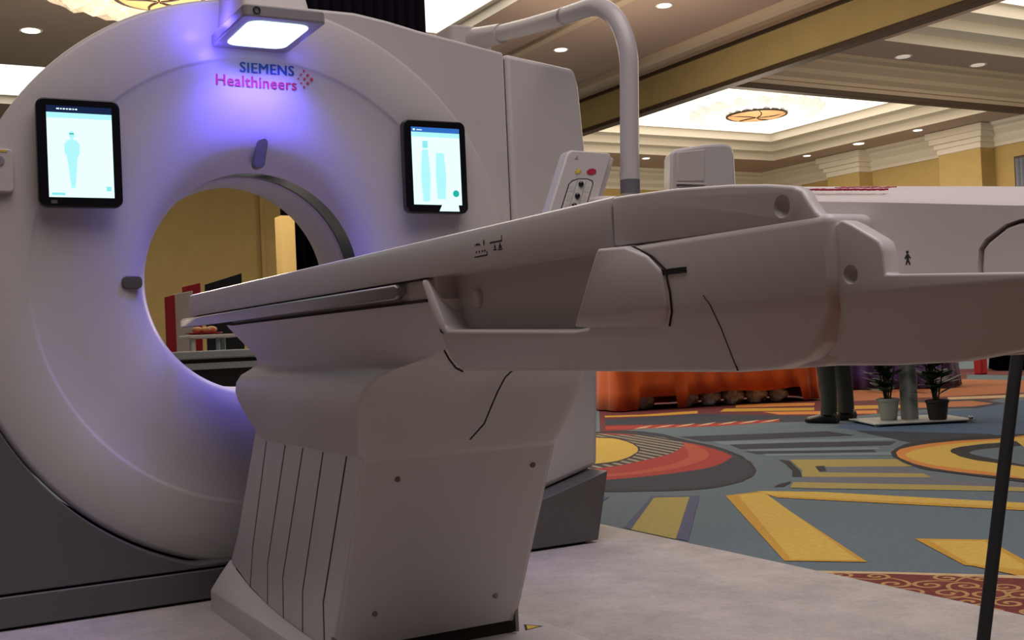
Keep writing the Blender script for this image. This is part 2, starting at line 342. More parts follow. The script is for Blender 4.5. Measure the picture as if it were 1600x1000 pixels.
CARPET = [
     ('maroon', [(6.43, 10.32), (6.45, 9.83), (4.97, 7.58), (5.56, 7.63), (5.97, 7.34), (6.74, 7.27), (7.08, 6.99), (7.92, 7.1), (8.67, 7.03), (10.1, 7.58), (10.74, 7.74), (14.88, 10.7), (14.84, 14.34), (10.63, 17.01)]),
     ('royal', [(6.3, 6.39), (6.86, 6.66), (7.56, 6.79), (8.22, 6.66), (9.27, 6.96), (9.83, 7.08), (6.58, 4.76), (6.22, 5.32), (6.21, 6.03)]),
     ('navy', [(5.81, 8.76), (6.72, 8.49), (6.99, 7.28), (6.55, 6.94), (6.1, 7.42), (5.45, 8.23)]),
     ('gold', [(6.75, 8.89), (6.93, 8.83), (6.72, 8.56), (6.34, 8.69), (5.96, 8.99), (6.08, 9.18), (6.36, 8.93)]),
     ('red', [(5.39, 8.13), (5.97, 7.54), (6.63, 7.35), (6.44, 7.14), (5.9, 7.25), (5.17, 7.8)]),
     ('cream', [(5.49, 7.76), (5.66, 7.82), (5.48, 7.67), (5.33, 7.64)]),
     ('cream', [(5.65, 7.68), (5.83, 7.74), (5.64, 7.6), (5.48, 7.57)]),
     ('cream', [(5.81, 7.61), (5.99, 7.67), (5.8, 7.52), (5.64, 7.5)]),
     ('cream', [(5.98, 7.54), (6.16, 7.6), (5.96, 7.45), (5.8, 7.42)]),
     ('cream', [(6.14, 7.46), (6.32, 7.52), (6.13, 7.38), (5.96, 7.35)]),
     ('cream', [(6.3, 7.39), (6.49, 7.44), (6.29, 7.3), (6.12, 7.28)]),
     ('cream', [(6.47, 7.31), (6.66, 7.37), (6.45, 7.23), (6.28, 7.2)]),
     ('orange', [(7.75, 9.24), (8.23, 8.59), (7.94, 8.3), (7.4, 8.82)]),
     ('gold', [(7.25, 8.81), (7.73, 8.08), (7.48, 7.82), (6.96, 8.53)]),
     ('orange', [(7.12, 8.11), (7.72, 7.3), (7.44, 7.03), (6.97, 7.72)]),
     ('gold', [(7.96, 8.07), (8.41, 7.48), (8.12, 7.22), (7.6, 7.7)]),
     ('terracotta', [(10.14, 9.98), (12.34, 10.06), (12.19, 8.77), (10.43, 7.52), (9.39, 7.99), (8.51, 8.4)]),
     ('cream', [(9.34, 7.89), (10.14, 7.31), (9.8, 7.06), (9.05, 7.64)]),
     ('slate', [(13.32, 10.9), (13.01, 9.36), (12.08, 8.7), (12.23, 10.01)]),
     ('navy', [(8.78, 7.83), (9.2, 7.45), (8.86, 6.85), (8.28, 6.68), (7.9, 7.06)]),
     ('terracotta', [(8.6, 7.68), (9.01, 7.33), (8.79, 6.92), (8.42, 6.85), (8.05, 7.19)]),
     ('navy', [(5.14, 6.78), (6.03, 6.18), (5.91, 5.79), (5.01, 6.34)]),
     ('pale', [(5.04, 6.29), (5.9, 5.49), (5.83, 5.33), (4.93, 6.0)]),
     ('navy', [(4.98, 6.02), (5.41, 5.69), (5.75, 5.28), (5.55, 5.15), (4.83, 5.73)]),
     ('pale', [(4.85, 5.7), (5.41, 5.12), (5.32, 5.02), (4.78, 5.57)]),
     ('navy', [(4.76, 5.61), (5.29, 5.04), (5.19, 4.92), (4.7, 5.42)]),
     ('pale', [(4.72, 5.4), (5.26, 4.86), (5.13, 4.75), (4.66, 5.28)]),
     ('navy', [(6.17, 6.04), (6.46, 5.12), (6.24, 4.84), (5.71, 5.09), (6.01, 5.74)]),
     ('black', [(4.29, 7.45), (4.61, 7.76), (4.84, 7.81), (5.0, 7.71), (5.13, 7.63), (5.22, 7.56), (5.25, 7.45), (5.24, 7.31), (5.22, 7.17), (5.19, 7.03), (5.14, 6.89), (5.08, 6.74), (5.03, 6.58), (4.98, 6.43), (4.93, 6.27), (4.89, 6.11), (4.83, 5.96), (4.77, 5.81), (4.7, 5.67), (4.63, 5.53), (4.56, 5.39), (4.47, 5.26), (4.39, 5.12), (4.3, 5.0), (4.22, 4.89), (4.15, 4.8), (4.08, 4.73), (4.01, 4.66), (3.94, 4.6), (3.86, 4.55), (3.79, 4.5), (3.71, 4.47), (3.64, 4.45), (3.58, 4.43), (3.52, 4.43), (3.46, 4.44), (3.4, 4.47), (3.32, 4.52), (3.24, 4.59), (3.15, 4.66), (3.08, 4.74), (2.99, 4.78), (2.9, 4.81), (2.85, 4.87), (2.89, 5.03), (3.07, 5.41), (3.4, 6.03), (3.86, 6.79)]),
     ('navy', [(4.25, 7.37), (4.55, 7.66), (4.77, 7.69), (4.93, 7.6), (5.06, 7.52), (5.14, 7.45), (5.17, 7.34), (5.17, 7.21), (5.15, 7.08), (5.12, 6.94), (5.07, 6.8), (5.02, 6.66), (4.96, 6.51), (4.92, 6.36), (4.87, 6.2), (4.82, 6.05), (4.77, 5.9), (4.71, 5.75), (4.64, 5.61), (4.57, 5.47), (4.5, 5.34), (4.43, 5.22), (4.36, 5.11), (4.28, 5.0), (4.21, 4.91), (4.15, 4.83), (4.09, 4.76), (4.03, 4.7), (3.97, 4.65), (3.9, 4.6), (3.82, 4.56), (3.75, 4.52), (3.68, 4.5), (3.61, 4.49), (3.55, 4.49), (3.49, 4.5), (3.44, 4.51), (3.38, 4.54), (3.32, 4.58), (3.27, 4.63), (3.22, 4.67), (3.18, 4.7), (3.16, 4.72), (3.14, 4.75), (3.11, 4.79), (3.04, 4.83), (2.96, 4.86), (2.9, 4.94), (2.93, 5.11), (3.1, 5.47), (3.42, 6.06), (3.84, 6.77)]),
     ('red', [(4.25, 7.37), (4.53, 7.63), (4.75, 7.68), (4.91, 7.59), (5.01, 7.46), (5.05, 7.25), (5.01, 6.95), (4.95, 6.65), (4.9, 6.43), (4.87, 6.28), (4.84, 6.17), (4.81, 6.08), (4.77, 5.98), (4.73, 5.87), (4.68, 5.75), (4.63, 5.64), (4.58, 5.55), (4.55, 5.49), (4.53, 5.45), (4.5, 5.42), (4.44, 5.37), (4.36, 5.3), (4.26, 5.22), (4.16, 5.15), (4.06, 5.1), (3.96, 5.07), (3.86, 5.06), (3.76, 5.05), (3.67, 5.05), (3.58, 5.06), (3.5, 5.07), (3.42, 5.09), (3.34, 5.12), (3.24, 5.13), (3.12, 5.13), (3.04, 5.18), (3.05, 5.32), (3.2, 5.65), (3.5, 6.19), (3.88, 6.84)]),
     ('crimson', [(4.88, 6.4), (4.87, 6.35), (4.82, 6.19), (4.73, 6.01), (4.65, 5.86), (4.58, 5.75), (4.5, 5.64), (4.42, 5.55), (4.33, 5.46), (4.23, 5.39), (4.12, 5.32), (4.01, 5.26), (3.91, 5.22), (3.8, 5.19), (3.7, 5.18), (3.6, 5.18), (3.5, 5.2), (3.4, 5.25), (3.3, 5.33), (3.21, 5.42), (3.15, 5.48), (3.12, 5.53), (3.13, 5.56), (3.16, 5.58), (3.2, 5.57), (3.27, 5.52), (3.36, 5.43), (3.46, 5.34), (3.56, 5.29), (3.66, 5.28), (3.77, 5.3), (3.88, 5.34), (3.99, 5.38), (4.09, 5.44), (4.18, 5.5), (4.28, 5.58), (4.38, 5.69), (4.51, 5.86), (4.66, 6.08), (4.79, 6.29)]),
     ('hatch', [(4.62, 8.0), (4.82, 8.11), (4.9, 7.9), (4.92, 7.58), (4.95, 7.36), (4.99, 7.24), (5.03, 7.14), (5.04, 7.04), (5.04, 6.93), (5.02, 6.8), (4.98, 6.67), (4.93, 6.54), (4.89, 6.44), (4.86, 6.38), (4.84, 6.33), (4.8, 6.28), (4.75, 6.22), (4.67, 6.14), (4.57, 6.04), (4.47, 5.95), (4.38, 5.88), (4.29, 5.82), (4.21, 5.78), (4.13, 5.74), (4.04, 5.7), (3.95, 5.66), (3.85, 5.62), (3.76, 5.59), (3.66, 5.58), (3.54, 5.56), (3.39, 5.53), (3.28, 5.56), (3.28, 5.7), (3.45, 6.08), (3.78, 6.7), (4.23, 7.44)]),
     ('black', [(4.54, 7.87), (4.69, 7.93), (4.76, 7.74), (4.77, 7.47), (4.78, 7.28), (4.81, 7.21), (4.82, 7.16), (4.81, 7.11), (4.79, 7.04), (4.76, 6.95), (4.72, 6.84), (4.68, 6.73), (4.62, 6.62), (4.57, 6.52), (4.52, 6.42), (4.46, 6.32), (4.39, 6.22), (4.3, 6.12), (4.21, 6.02), (4.12, 5.92), (4.03, 5.85), (3.96, 5.8), (3.89, 5.75), (3.82, 5.73), (3.75, 5.72), (3.65, 5.73), (3.52, 5.75), (3.43, 5.82), (3.43, 5.97), (3.58, 6.3), (3.87, 6.84), (4.23, 7.44)]),
     ('yellow', [(4.49, 7.78), (4.63, 7.82), (4.7, 7.64), (4.72, 7.38), (4.73, 7.21), (4.76, 7.14), (4.77, 7.09), (4.76, 7.06), (4.75, 7.0), (4.72, 6.91), (4.69, 6.81), (4.64, 6.7), (4.6, 6.6), (4.55, 6.51), (4.5, 6.41), (4.44, 6.32), (4.38, 6.23), (4.31, 6.14), (4.22, 6.05), (4.14, 5.97), (4.07, 5.91), (4.0, 5.86), (3.93, 5.81), (3.86, 5.79), (3.79, 5.79), (3.69, 5.8), (3.56, 5.82), (3.47, 5.89), (3.47, 6.03), (3.61, 6.35), (3.88, 6.84), (4.21, 7.39)]),
     ('black', [(4.58, 5.1), (4.57, 5.0), (4.27, 4.59), (4.12, 4.42), (4.09, 4.46), (4.26, 4.64), (4.45, 4.9)]),
     ('black', [(3.77, 4.24), (3.86, 4.3), (3.96, 4.33), (3.91, 4.28), (3.8, 4.21)]),
     ('mauve', [(4.47, 4.79), (4.8, 4.38), (4.47, 3.8), (4.61, 3.49), (4.41, 3.34), (3.82, 4.09)]),
     ('ochre', [(4.61, 5.04), (5.01, 4.57), (4.92, 4.43), (4.79, 4.3), (4.5, 4.62), (4.5, 4.7), (4.43, 4.64), (4.3, 4.48), (4.6, 4.06), (4.51, 3.93), (4.12, 4.42), (4.3, 4.61)]),
     ('black', [(4.47, 4.69), (4.52, 4.67), (4.36, 4.49), (4.32, 4.5)]),
     ('ochre', [(3.95, 4.3), (4.36, 3.66), (4.55, 3.3), (4.45, 3.24), (3.8, 4.16)]),
     ('gold', [(3.42, 4.18), (3.62, 4.17), (2.77, 2.69), (2.59, 2.88)]),
     ('yellow', [(3.47, 4.15), (3.61, 4.13), (2.77, 2.73), (2.62, 2.88)]),
     ('gold', [(3.59, 4.12), (3.54, 3.96), (3.96, 3.0), (4.0, 2.91), (4.06, 2.96), (4.03, 3.05), (3.71, 3.87)]),
     ('yellow', [(3.62, 4.19), (3.79, 3.96), (4.12, 3.12), (4.16, 3.02), (4.05, 2.95), (4.02, 3.04), (3.57, 4.02)]),
     ('gold', [(3.19, 2.87), (3.35, 2.69), (3.02, 2.21), (2.93, 2.14), (2.96, 2.44), (2.95, 2.46)]),
     ('yellow', [(3.2, 2.81), (3.32, 2.68), (3.02, 2.26), (2.98, 2.47)]),
     ('violet', [(3.17, 4.42), (3.34, 4.27), (2.58, 3.38), (2.57, 3.78)]),
     ('ochre', [(3.15, 4.37), (3.28, 4.27), (2.57, 3.44), (2.57, 3.73)]),
     ('violet', [(2.93, 4.61), (3.02, 4.55), (2.88, 4.42), (2.81, 4.43)]),
     ('black', [(5.16, 4.78), (5.24, 4.86), (5.33, 4.92), (5.41, 4.98), (5.5, 5.03), (5.57, 5.07), (5.64, 5.11), (5.7, 5.13), (5.78, 5.15), (5.86, 5.16), (5.94, 5.15), (6.03, 5.14), (6.12, 5.12), (6.23, 5.09), (6.35, 5.04), (6.47, 5.0), (6.57, 4.95), (6.7, 4.95), (6.88, 4.99), (6.93, 4.96), (6.73, 4.76), (6.15, 4.34), (5.46, 3.85), (4.9, 3.47), (4.59, 3.26), (4.5, 3.23), (4.52, 3.3), (4.59, 3.41), (4.64, 3.51), (4.65, 3.59), (4.66, 3.67), (4.67, 3.76), (4.68, 3.84), (4.69, 3.92), (4.7, 3.99), (4.71, 4.06), (4.72, 4.13), (4.75, 4.21), (4.79, 4.28), (4.83, 4.36), (4.88, 4.44), (4.94, 4.52), (5.01, 4.61), (5.08, 4.7)]),
     ('orange', [(5.18, 4.76), (5.24, 4.82), (5.31, 4.87), (5.38, 4.92), (5.45, 4.95), (5.55, 4.98), (5.65, 5.0), (5.76, 5.01), (5.86, 5.0), (5.95, 4.99), (6.04, 4.96), (6.12, 4.92), (6.21, 4.88), (6.37, 4.87), (6.59, 4.89), (6.7, 4.84), (6.58, 4.66), (6.09, 4.28), (5.47, 3.84), (4.96, 3.5), (4.66, 3.32), (4.58, 3.3), (4.61, 3.37), (4.68, 3.48), (4.73, 3.57), (4.73, 3.62), (4.73, 3.65), (4.73, 3.68), (4.74, 3.73), (4.74, 3.8), (4.74, 3.89), (4.75, 3.99), (4.77, 4.08), (4.79, 4.17), (4.83, 4.26), (4.87, 4.35), (4.92, 4.43), (4.98, 4.52), (5.04, 4.61), (5.11, 4.69)]),
     ('yellow', [(5.27, 4.76), (5.37, 4.81), (5.48, 4.85), (5.6, 4.87), (5.72, 4.89), (5.82, 4.89), (5.93, 4.87), (6.03, 4.85), (6.13, 4.82), (6.29, 4.81), (6.48, 4.81), (6.59, 4.76), (6.49, 4.6), (6.07, 4.26), (5.52, 3.86), (5.05, 3.55), (4.78, 3.4), (4.7, 3.4), (4.72, 3.51), (4.78, 3.67), (4.83, 3.8), (4.84, 3.9), (4.85, 4.0), (4.87, 4.09), (4.88, 4.18), (4.9, 4.26), (4.92, 4.32), (4.95, 4.38), (4.99, 4.45), (5.04, 4.53), (5.11, 4.62), (5.18, 4.7)]),
     ('black', [(5.47, 4.62), (5.52, 4.66), (5.58, 4.7), (5.64, 4.72), (5.7, 4.74), (5.77, 4.74), (5.84, 4.74), (5.92, 4.74), (6.0, 4.71), (6.13, 4.7), (6.3, 4.68), (6.41, 4.63), (6.35, 4.5), (6.03, 4.24), (5.59, 3.93), (5.21, 3.67), (4.98, 3.54), (4.93, 3.54), (4.97, 3.63), (5.05, 3.76), (5.11, 3.86), (5.13, 3.93), (5.14, 3.99), (5.15, 4.04), (5.17, 4.1), (5.18, 4.16), (5.2, 4.23), (5.23, 4.29), (5.26, 4.35), (5.3, 4.42), (5.36, 4.49), (5.41, 4.56)]),
     ('slate', [(5.47, 4.49), (5.54, 4.53), (5.61, 4.55), (5.69, 4.55), (5.77, 4.54), (5.88, 4.51), (6.01, 4.47), (6.1, 4.41), (6.07, 4.3), (5.86, 4.12), (5.55, 3.89), (5.28, 3.71), (5.11, 3.63), (5.08, 3.68), (5.14, 3.83), (5.22, 4.01), (5.29, 4.16), (5.34, 4.27), (5.38, 4.36), (5.42, 4.43)]),
     ('yellow', [(6.24, 4.78), (6.49, 4.6), (5.35, 3.8), (5.57, 4.13)]),
     ('cream', [(2.55, 2.7), (2.72, 2.52), (2.95, 2.25), (3.09, 2.08), (3.05, 2.06), (2.92, 2.22), (2.7, 2.5), (2.53, 2.67)]),
     ('scroll', [(2.51, 2.69), (2.7, 2.5), (2.92, 2.22), (3.05, 2.06), (3.22, 1.84), (1.96, 1.14), (2.09, 1.61), (2.3, 2.17), (2.39, 2.61)]),
]
# ------------------------------------------------------------------ the hall
def carpet_scrolls():
    """small gold scrolls that fill the red border carpet"""
    a, b, c = Vector((2.55, 2.705)), Vector((2.95, 2.245)), Vector((3.09, 2.07))
    def inside(p):
        p = Vector(p)
        for u, v in ((a, b), (b, c), (c, c + (c - b))):
            d = (v - u).normalized(); n = Vector((d.y, -d.x))
            if n.x > 0: n = -n
            if (p - u).dot(n) < 0.012: return False
        return p.x > 2.45
    def spiral(cx, cy, r, turns, a0, sgn, tail):
        c_ = []
        for i in range(40):
            t = i / 39; an = a0 + sgn * turns * 2 * math.pi * t; rr = r * (1 - 0.88 * t)
            c_.append(Vector((cx + rr * math.cos(an), cy + rr * math.sin(an))))
        d = (c_[0] - c_[1]).normalized(); n = Vector((-d.y, d.x)) * -sgn
        c_ = [c_[0] + d * (tail * k / 8) + n * (0.5 * tail * (k / 8) ** 2) for k in range(8, 0, -1)] + c_
        A = []; B = []
        for i, p in enumerate(c_):
            d = (c_[min(i+1, len(c_)-1)] - c_[max(i-1, 0)]).normalized(); m = Vector((-d.y, d.x)) * (0.006 * (0.5 + 0.5 * min(1, i / 6)))
            A.append(tuple(p + m)); B.append(tuple(p - m))
        return A + B[::-1]
    along = Vector((0.665, -0.747)); inward = Vector((-0.747, -0.665)); out = []
    for i in range(26):
        for j in range(7):
            q = Vector((2.47, 2.78)) + along * (0.10 * i + 0.05 * (j % 2)) + inward * (0.055 + 0.10 * j)
            P_ = spiral(q.x, q.y, 0.042 + 0.006 * ((i * 3 + j) % 3), 1.3, 1.3 * i + 2.1 * j, 1 if (i + j) % 2 else -1, 0.08)
            if q.y > 1.3 and all(inside(p) for p in P_): out.append(('scrollgold', P_))
    return out
def build_floor():
    bm = nb()
    mats = [M['c_slate']]; idx = {'slate': 0}
    f = bm.faces.new([bm.verts.new(p) for p in ((-12, -6, 0), (27, -6, 0), (27, 29, 0), (-12, 29, 0))])
    z = 0.0
    CARPET.insert(0, ('russet', [(-6.0, -5.5), (2.3, -5.5), (2.3, 2.0), (-0.28, 3.0), (-0.28, 4.9), (-6.0, 4.9)]))  # unseen floor area, toned to dim and brown the bounce on the table
    for name, pts in CARPET + carpet_scrolls():
        if name not in idx:
            idx[name] = len(mats); mats.append(M['c_' + name])
        z += 0.00005 if name != 'scrollgold' else 0.000004
        f = bm.faces.new([bm.verts.new((x, y, z)) for x, y in pts])
        f.normal_update()
        if f.normal.z < 0: f.normal_flip()
        f.material_index = idx[name]
    me = bpy.data.meshes.new('floor'); bm.to_mesh(me); bm.free()
    for m in mats: me.materials.append(m)
    o = bpy.data.objects.new('floor', me); COL.objects.link(o)
    return struct(o)
build_floor()
bc = link('booth_carpet', box(nb(), -0.3, 2.53, 1.05, 4.75, 0.0004, 0.012), M['booth_carpet'], bevel=0.006)
tag(bc, 'mottled light grey carpet laid under the scanner booth', 'carpet')

def coffer_ring(bm, x0, x1, y0, y1, z0, z1, inset):
    """vertical riser z0..z1 round an opening, then the ledge that reaches inwards"""
    def ring(a, z): return [(x0+a, y0+a, z), (x1-a, y0+a, z), (x1-a, y1-a, z), (x0+a, y1-a, z)]
    return loft(bm, [ring(0, z0), ring(0, z1), ring(inset, z1)], cap=False)
def ceiling_with_holes(name, x0, x1, y0, y1, z, holes, m):
    """flat ceiling slab cut by rectangular openings (holes sorted so that they do not overlap)"""
    xs = sorted({x0, x1, *[h[0] for h in holes], *[h[1] for h in holes]})
    ys = sorted({y0, y1, *[h[2] for h in holes], *[h[3] for h in holes]})
    bm = nb(); V = {}
    def vv(x, y):
        if (x, y) not in V: V[(x, y)] = bm.verts.new((x, y, z))
        return V[(x, y)]
    for a, b in zip(xs, xs[1:]):
        for c, d in zip(ys, ys[1:]):
            mx, my = (a+b)/2, (c+d)/2
            if any(h[0] < mx < h[1] and h[2] < my < h[3] for h in holes): continue
            bm.faces.new((vv(a, c), vv(a, d), vv(b, d), vv(b, c)))
    return struct(link(name, bm, m))
Z5 = 5.5
near = (2.6, 7.95, 6.0, 16.2); leftc = (-8.0, 5.2, 19.6, 22.6)
ceiling_with_holes('ceiling', -12, 12.4, 5.2, 26, Z5, [near, leftc], M['ceiling'])
bay = (14.86, 22.0, 4.5, 13.49)
far = (13.6, 22.3, 15.9, 24.43)
ceiling_with_holes('ceiling_2', 12.74, 24.6, 2.0, 14.9, Z5, [bay], M['ceiling'])
ceiling_with_holes('ceiling_3', 12.74, 27, 15.2, 27.0, Z5, [far], M['ceiling'])
k = 0
for (x0, x1, y0, y1), steps in ((near, [(0.14, 0.12)]), (leftc, [(0.14, 0.12)]), (bay, [(0.18, 0.42), (0.18, 0.42), (0.2, 0.1)]), (far, [(0.18, 0.40), (0.18, 0.40), (0.2, 0.1)])):
    z = Z5; a = 0.0
    bm = nb()
    for dz, ins in steps:
        coffer_ring(bm, x0+a, x1-a, y0+a, y1-a, z, z+dz, ins)
        z += dz; a += ins
    k += 1
    struct(link('trim_%d' % k, bm, M['cream']))
    bm = nb()
    bm.faces.new([bm.verts.new(p) for p in ((x0+a, y0+a, z), (x0+a, y1-a, z), (x1-a, y1-a, z), (x1-a, y0+a, z))])
    struct(link('ceiling_%d' % (k + 3), bm, M['glow']))

# long header between the halls (tan band between two dark rails, crown moulding above)
def header_y(n, x, y0, y1):
    struct(link('trim_%d' % n, box(nb(), x, x+0.14, y0, y1, 4.93, 5.62), M['header']))
    bm = nb(); box(bm, x-0.05, x+0.18, y0, y1, 4.87, 4.95); box(bm, x-0.03, x+0.2, y0, y1, 5.50, 5.60)
    struct(link('trim_%d' % (n+1), bm, M['dark_trim'], bevel=0.015))
M['moulding'].node_tree.nodes['Principled BSDF'].inputs['Roughness'].default_value = 0.45
header_y(10, 12.6, 4.0, 26.0)
def crown_y(n, x, y0, y1, ztop, s, m, d=(0.9, 0.6)):
    """stepped crown moulding running along y under the ceiling; s=+1 grows towards -x"""
    w, h = d
    prof = [(0, -h), (0.05, -h), (0.06, -h*0.86), (0.30*w, -h*0.70), (0.34*w, -h*0.60), (0.36*w, -h*0.52), (0.62*w, -h*0.30), (0.66*w, -h*0.2), (0.9*w, -h*0.12), (0.95*w, 0), (0, 0)]
    bm = nb(); prism(bm, [(x - s*a, ztop+b) for a, b in prof], 'y', y0, y1)
    return struct(link('trim_%d' % n, bm, m, smooth=25))
def crown_x(n, y, x0, x1, ztop, m, d=(0.9, 0.6)):
    w, h = d
    prof = [(0, -h), (0.05, -h), (0.06, -h*0.86), (0.30*w, -h*0.70), (0.34*w, -h*0.60), (0.36*w, -h*0.52), (0.62*w, -h*0.30), (0.66*w, -h*0.2), (0.9*w, -h*0.12), (0.95*w, 0), (0, 0)]
    bm = nb(); prism(bm, [(y - a, ztop+b) for a, b in prof], 'x', x0, x1)
    return struct(link('trim_%d' % n, bm, m, smooth=25))
# near ceiling: crown that climbs from the header to the soffit, and a thin moulding beside the downlights
bm = nb()
prism(bm, [(12.6, 5.60), (12.55, 5.60), (12.35, 5.54), (12.30, 5.50), (12.02, 5.44), (11.98, 5.40), (11.70, 5.36), (11.62, 5.40), (11.60, 5.62), (12.6, 5.64)], 'y', 4.0, 26.0)
struct(link('trim_12', bm, M['moulding'], smooth=25))
struct(link('trim_13', box(nb(), 9.24, 9.40, 5.2, 26, 5.43, 5.52), M['moulding'], bevel=0.02))
# cross header of the far bay
bm = nb(); box(bm, 12.75, 24.6, 14.95, 15.2, 4.95, 5.9)
struct(link('trim_14', bm, M['moulding']))
struct(link('trim_15', box(nb(), 12.78, 24.6, 14.9, 15.1, 4.89, 4.99), M['dark_trim'], bevel=0.015))
crown_x(16, 14.95, 12.75, 24.6, Z5, M['moulding'], (0.55, 0.42))

# walls
struct(link('wall_back', box(nb(), -12, 12.6, 26.0, 26.3, 0, 6.2), M['wallpaper']))
struct(link('wall_far', box(nb(), 12.6, 27, 27.0, 27.3, 0, 6.2), M['wallpaper']))
struct(link('wall_right', box(nb(), 24.0, 24.3, 15.2, 27.0, 0, 6.2), M['wallpaper']))
struct(link('wall_side', box(nb(), 24.6, 24.8, 2.0, 15.2, 0, 6.2), M['wallpaper']))
struct(link('trim_30', box(nb(), 7.86, 7.95, 25.93, 26.0, 0, 4.8), M['wallpaper'], bevel=0.01))
crown_y(17, 24.0, 15.3, 27.0, Z5, 1, M['cream'], (0.45, 0.55))
crown_x(18, 27.0, 12.75, 24.0, Z5, M['cream'], (0.6, 0.55))
crown_x(19, 26.0, -12, 12.3, Z5, M['moulding'], (0.9, 0.7))
# two wall piers with their own crowns
n = 20
for y0, y1 in ((22.42, 23.6), (18.5, 19.75)):
    struct(link('trim_%d' % n, box(nb(), 23.5, 24.02, y0, y1, 0, 5.0), M['wallpaper']))
    bm = nb()
    for a, zz0, zz1 in ((0.03, 4.92, 5.08), (0.08, 5.06, 5.2), (0.16, 5.18, 5.34), (0.22, 5.32, 5.49)):
        box(bm, 23.5-a, 24.0, y0-a, y1+a, zz0, zz1)
    struct(link('trim_%d' % (n+1), bm, M['cream'], bevel=0.015))
    n += 2
# tall window with grey-blue curtain at the right
wf = struct(link('window_1', box(nb(), 23.93, 24.0, 16.2, 17.92, 1.0, 4.62), M['dark_trim'], bevel=0.01))
bm = nb()
pts = []
for i in range(60):
    y = 16.28 + i * 1.56 / 59
    pts.append((23.86 + 0.035 * math.sin(i * 1.3), y))
loft(bm, [[(x, y, 0.05) for x, y in pts], [(x, y, 4.55) for x, y in pts]], cap=False, closed=False)
o = link('curtain', bm, M['curtain_blue'], wf); s = o.modifiers.new('solid', 'SOLIDIFY'); s.thickness = 0.01

# recessed downlights
def downlight(x, y, r, group, label, z=Z5, bulb='bulb'):
    o = empty('ceiling_downlight', (x, y, z), label, 'ceiling light', group)
    bm = nb(); lathe_z(bm, [(r*1.0, z-0.004), (r*1.3, z-0.012), (r*1.35, z-0.002)], x, y, 28)
    link('trim_ring', bm, M['cream'], o)
    bm = nb(); cyl(bm, (x, y, z-0.012), r, 0.012); link('bulb', bm, M[bulb], o)
    return o
downlight(10.07, 13.16, 0.095, 'downlights of the near ceiling', 'round lit downlight right of the white curved arm, below the top edge')
downlight(9.95, 15.82, 0.095, 'downlights of the near ceiling', 'round lit downlight framed under the curved white arm above the scanner')
downlight(2.05, 17.44, 0.12, 'downlights of the near ceiling', 'round lit downlight left of the hanging crystal chandelier')
downlight(16.10, 14.19, 0.12, 'downlights of the bay soffit', 'dim downlight under the stepped coffer, left one of two', bulb='bulb_dim')
downlight(18.05, 14.17, 0.12, 'downlights of the bay soffit', 'dim downlight under the stepped coffer, right one of two', bulb='bulb_dim')
downlight(22.6, 19.58, 0.10, 'downlights along the far wall', 'small lit downlight in front of the nearer pillar capital')
downlight(22.6, 21.52, 0.13, 'downlights along the far wall', 'bright downlight above the far pillar capital')
downlight(22.63, 23.46, 0.09, 'downlights along the far wall', 'faint downlight left of the far pillar capital')
downlight(18.24, 24.95, 0.09, 'downlights along the far wall', 'faint downlight between the curved white arm and the white block behind the table')

def crystal_chandelier(cx, cy, zt, R, label, zdisc, rdisc, cm):
    o = empty('crystal_chandelier', (cx, cy, zt), label, 'chandelier')
    bm = nb(); rings = []
    prof = [(R*0.55, zt+0.02), (R, zt-0.02), (R*1.03, zt-0.12), (R*0.93, zt-0.22), (R*0.8, zt-0.27), (rdisc*1.35, zdisc+0.12), (rdisc*1.05, zdisc+0.03)]
    seg = 72
    for i, (r, z) in enumerate(prof):
        rings.append([(cx + r*(1+0.02*math.sin(k*2.9+i))*math.cos(2*math.pi*k/seg), cy + r*(1+0.02*math.sin(k*2.9+i))*math.sin(2*math.pi*k/seg), z+0.03*math.sin(k*1.7+i*2)) for k in range(seg)])
    loft(bm, rings); link('crystal_skirt', bm, cm, o, smooth=10)
    bm = nb(); lathe_z(bm, [(rdisc*0.98, zdisc+0.06), (rdisc, zdisc), (rdisc*0.9, zdisc-0.03), (0.02, zdisc-0.05)], cx, cy, 48)
    link('amber_bowl', bm, M['amber'], o)
    bm = nb()
    tube(bm, [(cx+rdisc*1.02*math.cos(2*math.pi*k/40), cy+rdisc*1.02*math.sin(2*math.pi*k/40), zdisc) for k in range(41)], 0.025, 8, cap=False)
    link('bowl_rim', bm, M['wood_dark'], o)
    bm = nb()
    for a in range(5):
        th = 2*math.pi*a/5+0.3
        tube(bm, [(cx+rdisc*t*math.cos(th+0.5*(1-t)), cy+rdisc*t*math.sin(th+0.5*(1-t)), zdisc-0.055+0.05*t**4) for t in (0.05, 0.3, 0.5, 0.7, 0.9, 1.0)], 0.012, 8)
    link('scroll_bars', bm, M['wood_dark'], o)
    bm = nb(); cyl(bm, (cx, cy, zt+0.40), 0.12, 0.80); link('ceiling_stem', bm, M['cream'], o)
    return o
crystal_chandelier(2.667, 12.035, 4.78, 1.3, 'crystal chandelier with amber bowl hanging above the left of the scanner', 4.5, 0.44, M['crystal'])
crystal_chandelier(17.17, 19.29, 5.72, 1.45, 'crystal chandelier with flat amber bowl under the bright coffer of the far hall', 5.5, 0.64, M['crystal_lit'])

# tall black curtain behind the scanner
bm = nb(); pts = [(4.345 + 2.05*i/80, 13.5 + 0.04*math.sin(i*1.1)) for i in range(81)]
loft(bm, [[(x, y, 0.0) for x, y in pts], [(x, y, 5.61) for x, y in pts]], cap=False, closed=False)
o = link('stage_curtain', bm, M['curtain']); s = o.modifiers.new('solid', 'SOLIDIFY'); s.thickness = 0.02
tag(o, 'tall black stage curtain hanging behind the scanner', 'curtain')
o = link('wall_partition', box(nb(), 4.24, 4.405, 13.15, 13.4, 0.0, 2.37), M['wallpaper'])
tag(o, 'low tan partition standing at the edge of the tall black curtain', 'partition')
